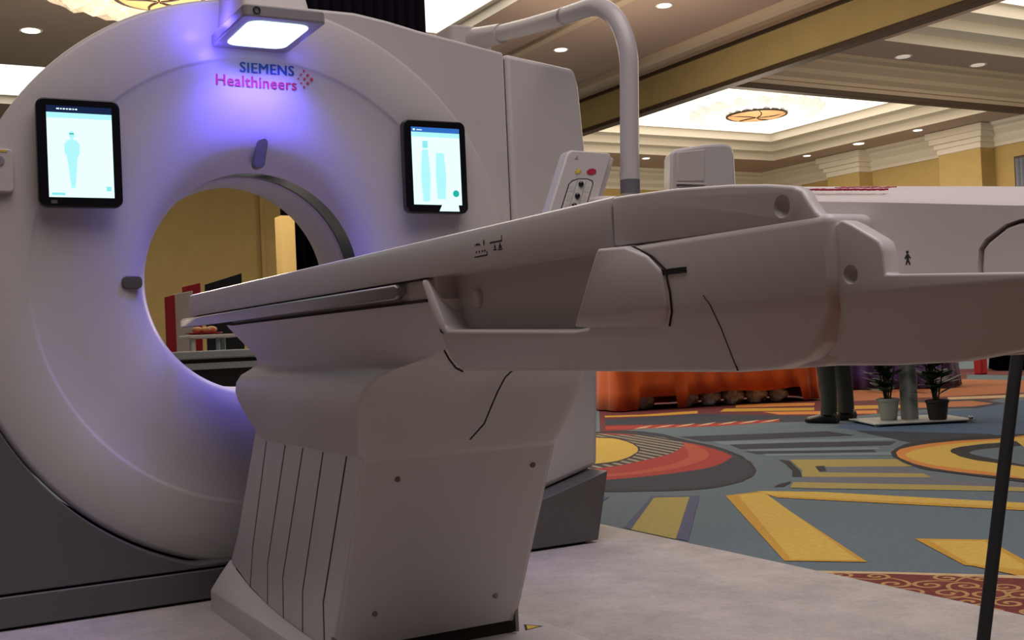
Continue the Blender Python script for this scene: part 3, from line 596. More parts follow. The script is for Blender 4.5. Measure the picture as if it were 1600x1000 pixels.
# ------------------------------------------------------------------ CT gantry
AX, AZ = 1.108, 1.0           # axis of the bore
G = empty('ct_scanner_gantry', (AX, 3.9, 0.012), 'large white ring shaped CT scanner gantry with lit lamp and round bore', 'CT scanner')
W = M['white']
# drum shell behind the front cover
bm = nb(); lathe_y(bm, [(0.895, 3.66), (0.90, 3.72), (0.90, 4.36), (0.86, 4.42), (0.56, 4.42), (0.56, 3.66)], AX, AZ, 128)
link('drum_shell', bm, W, G)
# front cover: raised outer ring, step, shallow funnel and rolled rim
bm = nb()
prof = [(0.905, 3.665), (0.912, 3.64), (0.912, 3.625), (0.906, 3.609), (0.895, 3.604), (0.80, 3.601), (0.722, 3.600), (0.717, 3.602), (0.713, 3.606), (0.708, 3.608),
        (0.60, 3.616), (0.50, 3.624), (0.44, 3.637), (0.405, 3.655), (0.382, 3.680), (0.368, 3.705), (0.362, 3.725), (0.375, 3.735), (0.50, 3.66), (0.70, 3.645)]
lathe_y(bm, prof, AX, AZ, 160); link('front_cover', bm, W, G, smooth=50)
bm = nb(); lathe_y(bm, [(0.3655, 3.722), (0.3655, 3.845), (0.38, 3.845), (0.38, 3.722)], AX, AZ, 128); link('bore_window', bm, M['dark_band'], G)
bm = nb(); lathe_y(bm, [(0.366, 3.845), (0.358, 3.852), (0.352, 4.00), (0.37, 4.12), (0.45, 4.30), (0.58, 4.43), (0.60, 4.41), (0.47, 4.26), (0.40, 4.12), (0.38, 4.0), (0.38, 3.845)], AX, AZ, 128)
link('bore_liner', bm, M['white_matte'], G)
# side housing to the right of the ring
def circ(r, a0, a1, n): return [(AX + r*math.cos(math.radians(a0+(a1-a0)*k/n)), AZ + r*math.sin(math.radians(a0+(a1-a0)*k/n))) for k in range(n+1)]
outer = [(1.13, 1.905), (1.30, 1.912), (1.46, 1.913), (1.58, 1.897), (1.70, 1.874), (2.039, 1.823)]
poly = outer + [(2.039, 0.19), (1.85, 0.14), (1.70, 0.105), (1.45, 0.09)] + circ(0.87, -68, 88, 40)
bm = nb(); prism(bm, poly, 'y', 3.632, 4.38); link('side_housing', bm, W, G, bevel=0.012)
poly = [(2.043, 1.822), (2.345, 1.787), (2.362, 1.72), (2.38, 1.45), (2.386, 1.0), (2.386, 0.6), (2.366, 0.282), (2.10, 0.208), (2.043, 0.19)]
bm = nb(); prism(bm, poly, 'y', 3.632, 4.38); link('side_door', bm, W, G, bevel=0.02, seg=4)
# dark seam between housing and door (recessed filler)
bm = nb(); box(bm, 2.036, 2.046, 3.645, 4.3, 0.2, 1.80); link('door_gasket', bm, M['seam'], G)
# grey base with a circular scoop for the ring
sc_ = [(x, max(z, 0.127)) for x, z in circ(0.918, 194, 302, 70)]
poly = [(-0.15, 0.1145), (-0.15, 0.78)] + sc_ + [(1.95, 0.168), (2.10, 0.205), (2.345, 0.27), (2.29, 0.022), (1.36, 0.022), (1.36, 0.1145)]
bm = nb(); prism(bm, poly, 'y', 3.535, 4.30); link('service_base', bm, M['base_grey'], G, bevel=0.004)
bm = nb(); prism(bm, [(-0.16, 0.02), (-0.16, 0.108), (1.355, 0.108), (1.355, 0.02)], 'y', 3.53, 4.30); link('base_plinth', bm, M['base_grey'], G, bevel=0.004)
bm = nb(); box(bm, -0.1, 2.25, 3.56, 4.25, 0.012, 0.118); link('base_gap', bm, M['black_matte'], G)
# laser position marks
R1 = [(x, z) for x, z in rrect(-0.018, 0.018, -0.05, 0.05, 0.0175, 6)]
bm = nb(); loft(bm, [[(AX+x+0.004+0.18*z, 3.628-0.06*(z), 1.414+z) for x, z in R1], [(AX+x+0.004+0.18*z, 3.664, 1.414+z) for x, z in R1]]); link('laser_window', bm, M['mark_grey'], G, bevel=0.003)
R2 = [(x, z) for x, z in rrect(-0.032, 0.032, -0.02, 0.02, 0.016, 6)]
bm = nb(); loft(bm, [[(0.692+x, 3.634+0.25*x, 0.999+z) for x, z in R2], [(0.692+x, 3.66, 0.999+z) for x, z in R2]]); link('laser_window', bm, M['mark_grey'], G, bevel=0.003)
# control panels either side, half hidden behind nothing but the picture edge on the left
def control_panel(x0, x1):
    bm = nb(); prism(bm, rrect(x0, x1, 1.262, 1.388, 0.012), 'y', 3.578, 3.64); p = link('control_panel', bm, M['white_matte'], G, bevel=0.004)
    xm = (x0+x1)/2
    bm = nb(); cyl(bm, (xm+0.03, 3.577, 1.353), 0.016, 0.006, 'y'); link('call_button', bm, M['lamp_grey'], p, bevel=0.002)
    bm = nb(); cyl(bm, (xm+0.03, 3.574, 1.353), 0.004, 0.004, 'y'); link('button_dot', bm, M['ink'], p)
    bm = nb(); box(bm, x1-0.07, x1-0.015, 3.5765, 3.579, 1.378, 1.384); link('status_light', bm, M['yellow_st'], p)
    return p
control_panel(0.222, 0.360)
bm = nb()
prism(bm, [(1.885, 1.262), (1.885, 1.388), (1.935, 1.388), (1.935, 1.382), (1.893, 1.382), (1.893, 1.268), (1.935, 1.268), (1.935, 1.262)], 'y', 3.618, 3.64)
link('grip_recess', bm, M['white_matte'], G, bevel=0.002)
# logo on the funnel face
text('logo_wordmark', 'SIEMENS', 0.046, (1.046, 3.6085, 1.672), 93.8, 0, M['logo_blue'], G, bold=0.0, sx=1.0, space=1.08, fat=0.0011)
text('logo_wordmark', 'Healthineers', 0.050, (0.966, 3.6118, 1.626), 93.8, 0, M['logo_red'], G, bold=0.0, sx=1.0, space=1.05, fat=0.0007)
bm = nb()
for dx, dz, r in ((0.0, 0.0, 0.0055), (-0.013, 0.013, 0.0045), (-0.013, -0.013, 0.0045), (-0.024, 0.0, 0.004), (-0.026, 0.026, 0.0033), (-0.026, -0.026, 0.0033), (-0.036, 0.014, 0.003), (-0.036, -0.014, 0.003), (-0.045, 0.0, 0.0025)):
    cyl(bm, (1.287+dx, 3.608-0.066*dz, 1.664+dz), r, 0.003, 'y', 12)
link('logo_dots', bm, M['logo_red'], G)
# lamp and camera module over the ring
bm = nb(); lp = link('lamp_module', loft(bm, [[(x, y, z) for x, y in rrect(0.953, 1.205, 3.225, 3.60, 0.018)] for z in (1.742, 1.778)]), M['lamp_grey'], G, bevel=0.005)
bm = nb(); loft(bm, [[(x, y, z) for x, y in rrect(0.983, 1.172, 3.262, 3.545, 0.04)] for z in (1.7385, 1.744)]); link('light_window', bm, M['lamp_glow'], lp)
bm = nb(); tube(bm, arc((0.992, 3.222, 1.760), (1,0,0), (0,0,1), 0.0095, 0, 360, 24), 0.0022, 8, cap=False); link('lens_ring', bm, M['ink'], lp)
bm = nb(); loft(bm, [[(x, y, z) for x, y in rrect(a, b, c, 3.64, 0.02)] for a, b, c, z in ((0.975, 1.19, 3.30, 1.775), (0.985, 1.185, 3.34, 1.86), (0.995, 1.18, 3.42, 1.96), (1.0, 1.175, 3.46, 1.985))])
link('lamp_bracket', bm, M['white_matte'], G, bevel=0.006)
VIO = (0.13, 0.09, 1.0)
area_light('lamp_beam', (1.078, 3.40, 1.735), 0.19, 0.27, 0.45, VIO, (0, 0, 0), 150, G)
bpy.data.objects['lamp_beam'].location = Vector((1.078, 3.40, 1.735)) - G.location
area_light('lamp_spot', (1.085, 3.515, 1.735), 0.22, 0.07, 3.2, VIO, (14, 0, 0), 95, G)
bpy.data.objects['lamp_spot'].location = Vector((1.085, 3.515, 1.735)) - G.location
for x, y, z, p in ((0.915, 3.50, 1.80, 0.9), (0.945, 3.55, 1.71, 0.3), (1.25, 3.52, 1.735, 0.15)):
    d = bpy.data.lights.new('lamp_glow', 'POINT'); d.energy = p; d.color = VIO; d.shadow_soft_size = 0.02
    o = bpy.data.objects.new('lamp_glow', d); COL.objects.link(o); o.parent = G; o.location = Vector((x, y, z)) - G.location

# ------------------------------------------------------------------ the two tablets
def tablet(xc, label, kind):
    T = empty('tablet', (xc, 3.58, 1.22), label, 'tablet', 'tablets mounted on the scanner front')
    w, h = 0.236, 0.322; zc = 1.379; yf = 3.553
    bm = nb(); prism(bm, rrect(xc-w/2, xc+w/2, zc-h/2, zc+h/2, 0.024, 6), 'y', yf, 3.585); link('bezel', bm, M['black'], T, bevel=0.004)
    bm = nb(); prism(bm, rrect(xc-0.05, xc+0.05, zc-0.06, zc+0.06, 0.01, 3), 'y', 3.583, 3.609); link('mount_bracket', bm, M['base_grey'], T)
    x0, x1 = xc-0.090, xc+0.093; z0, z1 = zc-0.140+0.008, zc+0.118
    bm = nb(); box(bm, x0, x1, yf-0.0008, yf+0.002, z0, z1); s = link('screen', bm, M['screen'], T)
    def q(name, m, a, b, c, d, k=0.0012):
        bm = nb(); box(bm, a, b, yf-k, yf, c, d); return link(name, bm, m, s)
    if kind == 'body':
        q('header_bar', M['screen_bar'], x0, x1, z1, z1+0.020)
        bm = nb(); x = x0+0.028
        for wd in (0.010, 0.006, 0.008, 0.007, 0.009, 0.006, 0.008):
            box(bm, x, x+wd-0.002, yf-0.0016, yf, z1+0.009, z1+0.013); x += wd + 0.001
        link('header_text', bm, M['screen'], s)
        q('toolbar', M['screen_soft'], x0, x1, z1-0.016, z1)
        # pale standing patient figure
        bm = nb(); zz = z0+0.028
        poly = [(-0.006, zz), (-0.010, zz+0.04), (-0.013, zz+0.075), (-0.016, zz+0.095), (-0.021, zz+0.10), (-0.022, zz+0.128), (-0.014, zz+0.140), (-0.004, zz+0.143), (-0.004, zz+0.147), (-0.008, zz+0.153), (-0.007, zz+0.164), (0, zz+0.169),
                (0.007, zz+0.164), (0.008, zz+0.153), (0.004, zz+0.147), (0.004, zz+0.143), (0.014, zz+0.140), (0.022, zz+0.128), (0.021, zz+0.10), (0.016, zz+0.095), (0.013, zz+0.075), (0.010, zz+0.04), (0.006, zz)]
        prism(bm, [(xc-0.022+a, b) for a, b in poly], 'y', yf-0.0014, yf); link('patient_figure', bm, M['screen_soft'], s)
        q('figure_mask', M['screen_green'], xc-0.028, xc-0.016, zz+0.158, zz+0.162, 0.0018)
        q('footer_icons', M['screen_cyan'], x0+0.008, x0+0.045, z0+0.006, z0+0.013)
        q('corner_icon', M['screen_cyan'], x1-0.022, x1-0.008, z0+0.02, z0+0.034)
        bm = nb(); box(bm, xc-0.085, xc-0.068, yf-0.0008, yf, zc-h/2+0.010, zc-h/2+0.020); link('home_button', bm, M['base_grey'], T)
    else:
        q('header_bar', M['screen_blue'], x0, x1, z1, z1+0.017)
        bm = nb(); box(bm, x0+0.006, x0+0.014, yf-0.0016, yf, z1+0.005, z1+0.011); box(bm, x0+0.02, x0+0.04, yf-0.0016, yf, z1+0.006, z1+0.009); link('header_text', bm, M['screen'], s)
        q('toolbar', M['screen_soft'], x0, x1, z1-0.016, z1)
        bm = nb(); prism(bm, [(xc-0.055, z0+0.01), (xc-0.06, z0+0.10), (xc-0.052, z0+0.19), (xc-0.03, z0+0.19), (xc-0.024, z0+0.10), (xc-0.03, z0+0.01)], 'y', yf-0.0014, yf); link('scan_image', bm, M['screen_soft'], s)
        bm = nb(); prism(bm, [(xc+0.0, z0+0.02), (xc-0.004, z0+0.10), (xc+0.0, z0+0.18), (xc+0.03, z0+0.18), (xc+0.036, z0+0.10), (xc+0.03, z0+0.02)], 'y', yf-0.0014, yf); link('scan_image', bm, M['screen_soft'], s)
        bm = nb(); cyl(bm, (x1-0.022, yf-0.001, z0+0.040), 0.012, 0.002, 'y'); link('start_button', bm, M['screen_green'], s)
        q('toolbar_tile', M['screen_cyan'], xc-0.05, xc-0.03, z1-0.055, z1-0.03)
        bm = nb(); prism(bm, [(xc+0.005, z0-0.022), (xc+0.018, z0+0.004), (xc+0.078, z0+0.004), (xc+0.082, z0-0.022)], 'y', yf-0.0016, yf); link('paper_note', bm, M['screen'], T)
    return T
tablet(0.541, 'black tablet left of the bore showing a pale standing patient figure', 'body')
tablet(1.706, 'black tablet right of the bore with blue header bar and blurred scan images', 'scan')

# ------------------------------------------------------------------ patient table
XN, XF = 0.845, 1.385; XC = (XN+XF)/2
T = empty('patient_table', (XC, 2.6, 0.012), 'long white CT patient table on a leaning pedestal in front of the bore', 'patient table')
# floor plate and skirt
bm = nb(); prism(bm, [(0.845, 3.42), (1.44, 3.42), (1.488, 2.62), (1.488, 1.3), (0.842, 1.3), (0.842, 2.6)], 'z', 0.012, 0.036); link('floor_plate', bm, W, T, bevel=0.006)
# skirt : slopes outward from the slit panels to a low upright edge
def skirt_ring(y, zt): return [(0.91, y, zt), (0.897, y, zt-0.003), (0.868, y, 0.5*(zt+0.074)+0.002), (0.838, y, 0.074), (0.836, y, 0.068), (0.836, y, 0.012), (0.91, y, 0.012)]
bm = nb(); loft(bm, [skirt_ring(y, z) for y, z in ((3.40, 0.155), (3.30, 0.132), (3.19, 0.110), (3.03, 0.090), (2.89, 0.079), (2.74, 0.073), (2.58, 0.071), (2.50, 0.071))])
link('pedestal_skirt', bm, W, T, smooth=50)
# pedestal core (dark, seen in the slits) and shells
def lean(z):               # y shift of the leaning pedestal: further from the bore as it rises
    return 2.52 - (z - 0.07) * 0.50
bm = nb(); loft(bm, [[(0.8958, lean(0.05)+0.012, 0.05), (1.377, lean(0.05)+0.012, 0.05), (1.377, 3.39, 0.05), (0.8958, 3.39, 0.05)],
                     [(0.8958, lean(0.55)+0.012, 0.55), (1.377, lean(0.55)+0.012, 0.55), (1.377, 3.06, 0.55), (0.8958, 3.06, 0.55)]])
link('pedestal_core', bm, M['seam'], T)
# slit panels: seven telescoping cover plates on each flank
tops = [3.075, 2.964, 2.802, 2.665, 2.522, 2.371]; kinks = [(3.30, 0.24), (3.148, 0.225), (3.015, 0.198), (2.885, 0.182), (2.727, 0.176), (2.579, 0.173)]
bots = [(3.385, 0.155), (3.189, 0.110), (3.029, 0.088), (2.892, 0.077), (2.740, 0.071), (2.583, 0.069)]
for side in (0, 1):
    xa, xb = (0.894, 0.912) if side == 0 else (1.362, 1.380)
    g = 0.0052
    for i in range(6):
        y1 = tops[i]; k1 = kinks[i]; b1 = bots[i]
        if i < 5: y0, k0, b0 = tops[i+1], kinks[i+1], bots[i+1]
        else: y0, k0, b0 = lean(0.555)+0.004, (lean(0.173)+0.004, 0.173), (lean(0.066)+0.004, 0.066)
        gg = g if i < 5 else 0
        bm = nb(); prism(bm, [(y0+gg, 0.555), (y1-g, 0.555), (k1[0]-g, k1[1]), (b1[0]-g, b1[1]), (b0[0]+gg, b0[1]), (k0[0]+gg, k0[1])], 'x', xa, xb)
        link('cover_slat', bm, W, T, bevel=0.002 if i < 5 else 0.003)
# end plate towards the foot of the table
def endplate(z): return lean(z)
bm = nb(); loft(bm, [[(x, y + lean(z), z) for x, y in rrect(0.896, 1.378, 0.0, 0.04, 0.012)] for z in (0.070, 0.556)])
link('end_plate', bm, W, T)
for x, z in ((1.018, 0.466), (1.372, 0.466), (0.955, 0.17), (1.262, 0.165)):
    y = lean(z)
    bm = nb(); x, z = x*y/2.4, 0.77+(z-0.77)*y/2.4; y = lean(z)
    bm = nb(); cyl(bm, (x, y-0.001, z), 0.0065, 0.006, 'y', 20); sc = link('screw', bm, M['screw'], T, bevel=0.0012)
for x in (0.897, 1.375):
    bm = nb(); box(bm, x-0.007, x+0.002, lean(0.09)-0.002, lean(0.09)+0.01, 0.042, 0.105); link('foot_bolt', bm, M['screw'], T)
bm = nb(); box(bm, 0.91, 1.38, lean(0.05)+0.003, lean(0.05)+0.02, 0.036, 0.071); link('floor_gap', bm, M['seam'], T)
# warning sticker on the floor plate
bm = nb(); prism(bm, [(1.404, 2.524), (1.431, 2.58), (1.462, 2.535)], 'z', 0.0355, 0.0366); ws = link('warning_sticker', bm, M['ink'], T)
bm = nb(); prism(bm, [(1.413, 2.529), (1.432, 2.568), (1.452, 2.537)], 'z', 0.036, 0.0370); link('warning_field', bm, M['yellow_st'], ws)

# carrier (arm) between pedestal and table top, concave under the rail and bulging above the slats
lev = [(0.520, 0.900, 3.01, 2.285), (0.535, 0.893, 3.035, 2.272), (0.565, 0.884, 3.085, 2.255), (0.600, 0.875, 3.13, 2.235), (0.635, 0.868, 3.17, 2.215), (0.660, 0.867, 3.19, 2.200), (0.685, 0.872, 3.195, 2.180), (0.705, 0.884, 3.175, 2.15),
       (0.720, 0.898, 3.13, 2.10), (0.733, 0.908, 3.10, 2.02), (0.748, 0.909, 3.10, 1.92), (0.765, 0.902, 3.11, 1.84), (0.79, 0.888, 3.14, 1.80), (0.815, 0.873, 3.17, 1.78), (0.846, 0.857, 3.205, 1.78)]
bm = nb(); loft(bm, [[(x, y, z) for x, y in rrect(xn, 2*XC-xn + 0.05*min(1, max(0, (0.80-z)/0.1)), y0, y1, 0.035 if z < 0.7 else 0.02, 6)] for z, xn, y1, y0 in lev]); link('table_carrier', bm, W, T, smooth=60)
# seam on the carrier end
bm = nb(); strip(bm, [(1.19, 2.125, 0.714), (1.178, 2.158, 0.69), (1.17, 2.18, 0.66), (1.162, 2.20, 0.625), (1.15, 2.212, 0.59), (1.125, 2.235, 0.556)], 0.003, 0.002, nrm=(0, -1, -0.25)); link('carrier_seam', bm, M['seam'], T)

# table top
cs = [(XN+0.002, 0.886), (XN, 0.892), (XN, 0.942), (XN+0.003, 0.950), (XN+0.010, 0.953), (XN+0.02, 0.952), (XN+0.05, 0.940), (XC, 0.925), (XF-0.05, 0.940), (XF-0.02, 0.952), (XF-0.01, 0.953), (XF-0.003, 0.950), (XF, 0.942), (XF, 0.892), (XF-0.002, 0.886)]
bm = nb(); loft(bm, [[(x, 1.2385, z) for x, z in cs], [(x, 3.56, z) for x, z in cs], [(XC+(x-XC)*0.985, 3.578, 0.915+(z-0.915)*0.9) for x, z in cs]]); link('table_top', bm, W, T)
bm = nb(); box(bm, XN+0.012, XF-0.012, 1.80, 3.12, 0.846, 0.887); link('table_core', bm, M['white_matte'], T)
bm = nb(); box(bm, XN+0.004, XF-0.004, 1.236, 1.239, 0.89, 0.94); link('top_joint', bm, M['seam'], T)
# under-rail and chrome accessory rail
for x0, x1 in ((0.834, 0.849), (2*XC-0.849, 2*XC-0.834)):
    bm = nb(); loft(bm, [[(x, y, z) for x, z in rrect(x0, x1, 0.853+d, 0.881-d, 0.005-d*0.3)] for y, d in ((1.925, 0.006), (1.94, 0.0), (3.63, 0.0), (3.64, 0.003))]); link('accessory_rail', bm, M['metal'], T)
bm = nb(); box(bm, XN+0.006, XN+0.014, 1.84, 3.13, 0.8435, 0.849); link('rail_gap', bm, M['seam'], T)
bm = nb(); box(bm, XN+0.004, XN+0.014, 1.84, 3.5, 0.883, 0.8875); link('rail_gap', bm, M['seam'], T)

# drive housing under the foot half
prof = [(1.845, 0.884), (1.80, 0.815), (1.745, 0.752), (1.725, 0.735), (1.69, 0.722), (1.0, 0.722), (0.94, 0.725), (0.895, 0.735), (0.868, 0.753), (0.848, 0.785), (0.843, 0.82), (0.846, 0.884)]
bm = nb(); prism(bm, prof, 'x', 0.905, 2*XC-0.905); link('housing_core', bm, M['white'], T, bevel=0.01)
skin = [(1.845, 0.884), (1.80, 0.815), (1.745, 0.752), (1.725, 0.735), (1.69, 0.722), (1.0, 0.722), (0.94, 0.725), (0.895, 0.735), (0.868, 0.753), (0.848, 0.785), (0.843, 0.82), (0.846, 0.884), (1.232, 0.884), (1.262, 0.84), (1.288, 0.795), (1.305, 0.783), (1.34, 0.780), (1.74, 0.792), (1.76, 0.797), (1.822, 0.884)]
for a, b in ((0.842, 0.906), (2*XC-0.906, 2*XC-0.842)):
    bm = nb(); prism(bm, skin, 'x', a, b); link('drive_housing', bm, W, T, bevel=0.012, seg=4)
# bulging hand panel at the right end of the side recess
bm = nb(); loft(bm, [[(0.85, 1.235, 0.884), (0.85, 1.30, 0.781), (0.85, 1.122, 0.776), (0.85, 1.116, 0.800), (0.85, 1.124, 0.848), (0.85, 1.150, 0.868), (0.85, 1.192, 0.884)],
                     [(0.813, 1.229, 0.882), (0.813, 1.293, 0.784), (0.838, 1.128, 0.781), (0.838, 1.120, 0.800), (0.838, 1.128, 0.846), (0.838, 1.153, 0.866), (0.83, 1.19, 0.881)]])
link('hand_panel', bm, W, T, bevel=0.004)
bm = nb(); strip(bm, [(0.8405, 1.21, 0.884), (0.8405, 1.185, 0.881), (0.8405, 1.148, 0.866), (0.8405, 1.122, 0.848), (0.8405, 1.114, 0.82), (0.8405, 1.112, 0.795), (0.8405, 1.118, 0.778)], 0.0018, 0.0008, nrm=(-1, 0, 0)); link('panel_gap', bm, M['seam'], T)
bm = nb(); box(bm, 0.8405, 0.845, 1.081, 1.146, 0.8405, 0.8475); link('rail_slot', bm, M['black_matte'], T)
bm = nb(); strip(bm, [(0.8412, 1.052, 0.812), (0.8412, 1.04, 0.80), (0.8412, 1.022, 0.772), (0.8412, 1.008, 0.745), (0.8412, 0.997, 0.724)], 0.0005, 0.0003, nrm=(-1, 0, 0)); link('housing_seam', bm, M['seam'], T)
bm = nb(); strip(bm, [(0.8412, 1.752, 0.757), (0.8412, 1.735, 0.742), (0.8412, 1.71, 0.727), (0.8412, 1.685, 0.7215)], 0.003, 0.0012, nrm=(-1, 0, 0)); link('housing_seam', bm, M['seam'], T)
# round release knob in the recess
bm = nb(); prism(bm, [(1.862, 0.886), (1.80, 0.80), (1.745, 0.775), (1.29, 0.772), (1.22, 0.886)], 'x', 0.8925, 0.90); link('recess_liner', bm, M['white'], T)
bm = nb(); cyl(bm, (0.890, 1.715, 0.842), 0.0155, 0.012, 'x', 28); k = link('release_knob', bm, W, T, bevel=0.004)
# printed pictograms on the table edge
X0 = XN - 0.0004
bm = nb()
def inkbox(y0, y1, z0, z1): box(bm, X0, XN+0.0005, min(y0, y1), max(y0, y1), z0, z1)
def inkpoly(p): prism(bm, p, 'x', X0, XN+0.0005)
inkbox(1.632, 1.588, 0.9045, 0.9065); inkbox(1.590, 1.588, 0.9045, 0.912)
inkpoly([(1.632, 0.9235), (1.622, 0.927), (1.612, 0.9255), (1.611, 0.9225), (1.622, 0.9238)]); inkbox(1.600, 1.5965, 0.922, 0.930)
for y in (1.627, 1.617, 1.606, 1.598): inkbox(y, y-0.004, 0.9115, 0.9145)
inkbox(1.578, 1.538, 0.9222, 0.9245); inkbox(1.5395, 1.538, 0.9222, 0.932)
inkpoly([(1.562, 0.920), (1.565, 0.9145), (1.559, 0.9145)]); inkbox(1.567, 1.557, 0.9105, 0.9125); inkbox(1.5627, 1.5613, 0.911, 0.919)
inkpoly([(1.545, 0.921), (1.5505, 0.9125), (1.5395, 0.9125)]); inkbox(1.552, 1.538, 0.9095, 0.9112)
link('load_pictogram', bm, M['ink'], T)

# foot end of the top: slab with a rounded nose and a round socket
slab = [(1.2355, 0.886), (1.2355, 0.9505), (1.20, 0.949), (1.10, 0.9435), (1.0, 0.934), (0.94, 0.926), (0.90, 0.9185), (0.886, 0.912), (0.878, 0.900), (0.868, 0.888), (0.858, 0.880), (0.853, 0.872), (0.90, 0.878)]
bm = nb(); prism(bm, slab, 'x', XN, XN+0.017); near_slab = link('foot_slab', bm, W, T, bevel=0.004)
bm = nb(); prism(bm, slab, 'x', XF-0.017, XF); link('foot_slab', bm, W, T, bevel=0.004)
bm = nb(); prism(bm, [(1.2355, 0.886), (1.2355, 0.9495), (1.20, 0.948), (1.10, 0.9425), (1.06, 0.939), (1.06, 0.886)], 'x', XN+0.010, XF-0.010); link('foot_slab', bm, W, T)
def carve(o, c, r):
    """a shallow round socket sunk into the flank of o"""
    bm = nb(); bmesh.ops.create_uvsphere(bm, u_segments=40, v_segments=24, radius=1, matrix=Matrix.Translation((c[0]-0.004, c[1], c[2])) @ Matrix.Diagonal((0.014, r*1.04, r*1.04, 1)))
    me = bpy.data.meshes.new('cut'); bm.to_mesh(me); bm.free()
    cu = bpy.data.objects.new('cut', me); COL.objects.link(cu); cu.parent = o.parent; cu.location = o.location
    md = o.modifiers.new('socket', 'BOOLEAN'); md.operation = 'DIFFERENCE'; md.object = cu; md.solver = 'EXACT'
    dg = bpy.context.evaluated_depsgraph_get(); dg.update()
    m2 = bpy.data.meshes.new_from_object(o.evaluated_get(dg))
    o.modifiers.clear(); o.data = m2
    for p_ in m2.polygons: p_.use_smooth = True
    m2.set_sharp_from_angle(angle=math.radians(40))
    bpy.data.objects.remove(cu); bpy.data.meshes.remove(me)
carve(near_slab, (XN, 0.917, 0.899), 0.0125)
# rear tray beyond the housing
tail = [(0.90, 0.879), (0.856, 0.8775), (0.852, 0.8735), (0.848, 0.872), (0.843, 0.8735), (0.840, 0.8755), (0.836, 0.875), (0.825, 0.870), (0.797, 0.854), (0.790, 0.849), (0.786, 0.838), (0.785, 0.817), (0.632, 0.808), (0.50, 0.801), (0.47, 0.79), (0.48, 0.772), (0.55, 0.752), (0.61, 0.745), (0.636, 0.742), (0.702, 0.732), (0.78, 0.729), (0.90, 0.729)]
bm = nb(); prism(bm, tail, 'x', 2*XC-0.872, 2*XC-0.850); link('tray_side', bm, W, T, bevel=0.003)
bm = nb(); prism(bm, tail, 'x', 0.850, 0.872); near_tray = link('tray_side', bm, W, T, bevel=0.003)
bm = nb(); prism(bm, [(0.90, 0.731), (0.72, 0.734), (0.62, 0.745), (0.52, 0.763), (0.49, 0.775), (0.50, 0.79), (0.62, 0.77), (0.90, 0.76)], 'x', 0.945, 2*XC-0.945); link('tray_floor', bm, W, T, bevel=0.003)
carve(near_tray, (0.850, 0.829, 0.820), 0.0098)
# domed head rest body that sits in the tray
cv = [(1.10, 0.806), (1.10, 0.935), (0.99, 0.9198), (0.924, 0.911), (0.801, 0.894), (0.664, 0.874), (0.60, 0.866), (0.56, 0.861), (0.56, 0.855), (0.62, 0.857), (0.658, 0.8562), (0.672, 0.8535), (0.694, 0.8425), (0.7015, 0.834), (0.704, 0.816), (0.704, 0.803), (1.0, 0.803)]
rings = []
for x, dz in ((0.882, -0.005), (0.889, 0.0), (0.92, 0.006), (0.96, 0.0115), (1.0, 0.0145), (1.06, 0.0145), (1.12, 0.010), (1.20, 0.0), (1.29, -0.012), (1.345, -0.02)):
    rings.append([(x, y, z + (dz if z > 0.859 else 0)) for y, z in cv])
bm = nb(); loft(bm, rings); link('foot_cover', bm, M['white_matte'], T, smooth=35)
mt = Matrix(((0, 0.94, 0, 0.935), (-1, 0, 0, 0.972), (-0.135, 0.10, 1, 0.9262), (0, 0, 0, 1)))
text('cover_lettering', 'Healthineers', 0.022, (0, 0, 0), 0, 0, M['logo_red'], T, depth=0.0009, mtx=mt)
mt = Matrix(((0, 0.94, 0, 0.962), (-1, 0, 0, 0.958), (-0.135, 0.08, 1, 0.9271), (0, 0, 0, 1)))
text('cover_lettering', 'SIEMENS', 0.022, (0, 0, 0), 0, 0, M['logo_red'], T, depth=0.0009, mtx=mt)
yy, zz = 0.784, 0.8335
bm = nb()
prism(bm, [(yy-a, zz+b) for a, b in ((-0.001, 0.003), (-0.004, -0.001), (-0.003, -0.002), (-0.0015, 0.0), (-0.0015, -0.003), (-0.003, -0.0075), (-0.0015, -0.0075), (0, -0.004), (0.0015, -0.0075), (0.003, -0.0075), (0.0015, -0.003), (0.0015, 0.0), (0.003, -0.002), (0.004, -0.001), (0.001, 0.003))], 'x', 0.8815, 0.89)
cyl(bm, (0.8845, yy, zz+0.0048), 0.0016, 0.006, 'x', 16)
link('patient_pictogram', bm, M['ink'], T)
fc = [(0.701, 0.803), (0.701, 0.816), (0.6985, 0.833), (0.692, 0.839), (0.672, 0.8505), (0.66, 0.853), (0.60, 0.851), (0.50, 0.842), (0.40, 0.825), (0.40, 0.803)]
bm = nb(); prism(bm, fc, 'x', 0.8835, 1.31); link('foot_cap', bm, M['white_matte'], T, bevel=0.003)

# the flanks of the housing and of the tray lean inwards towards their undersides
def undercut(o, amt, ztop, zr, pw):
    if o.modifiers:
        dg = bpy.context.evaluated_depsgraph_get(); dg.update()
        m2 = bpy.data.meshes.new_from_object(o.evaluated_get(dg)); o.modifiers.clear(); o.data = m2
    bm = bmesh.new(); bm.from_mesh(o.data)
    for k in range(0, 8):
        zc = ztop - zr * k / 8
        bmesh.ops.bisect_plane(bm, geom=bm.verts[:] + bm.edges[:] + bm.faces[:], plane_co=(0, 0, zc), plane_no=(0, 0, 1))
    bm.to_mesh(o.data); bm.free()
    for p_ in o.data.polygons: p_.use_smooth = True
    o.data.set_sharp_from_angle(angle=math.radians(40))
    for v in o.data.vertices:
        x, y, z = v.co
        if z < ztop:
            f = min(1.0, (ztop - z) / zr) ** pw * amt
            if x < 0.93:
                k = (x + f) / x
                v.co = (x + f, y * k, 0.77 + (z - 0.77) * k)
            elif x > 1.30:
                v.co.x = x - f
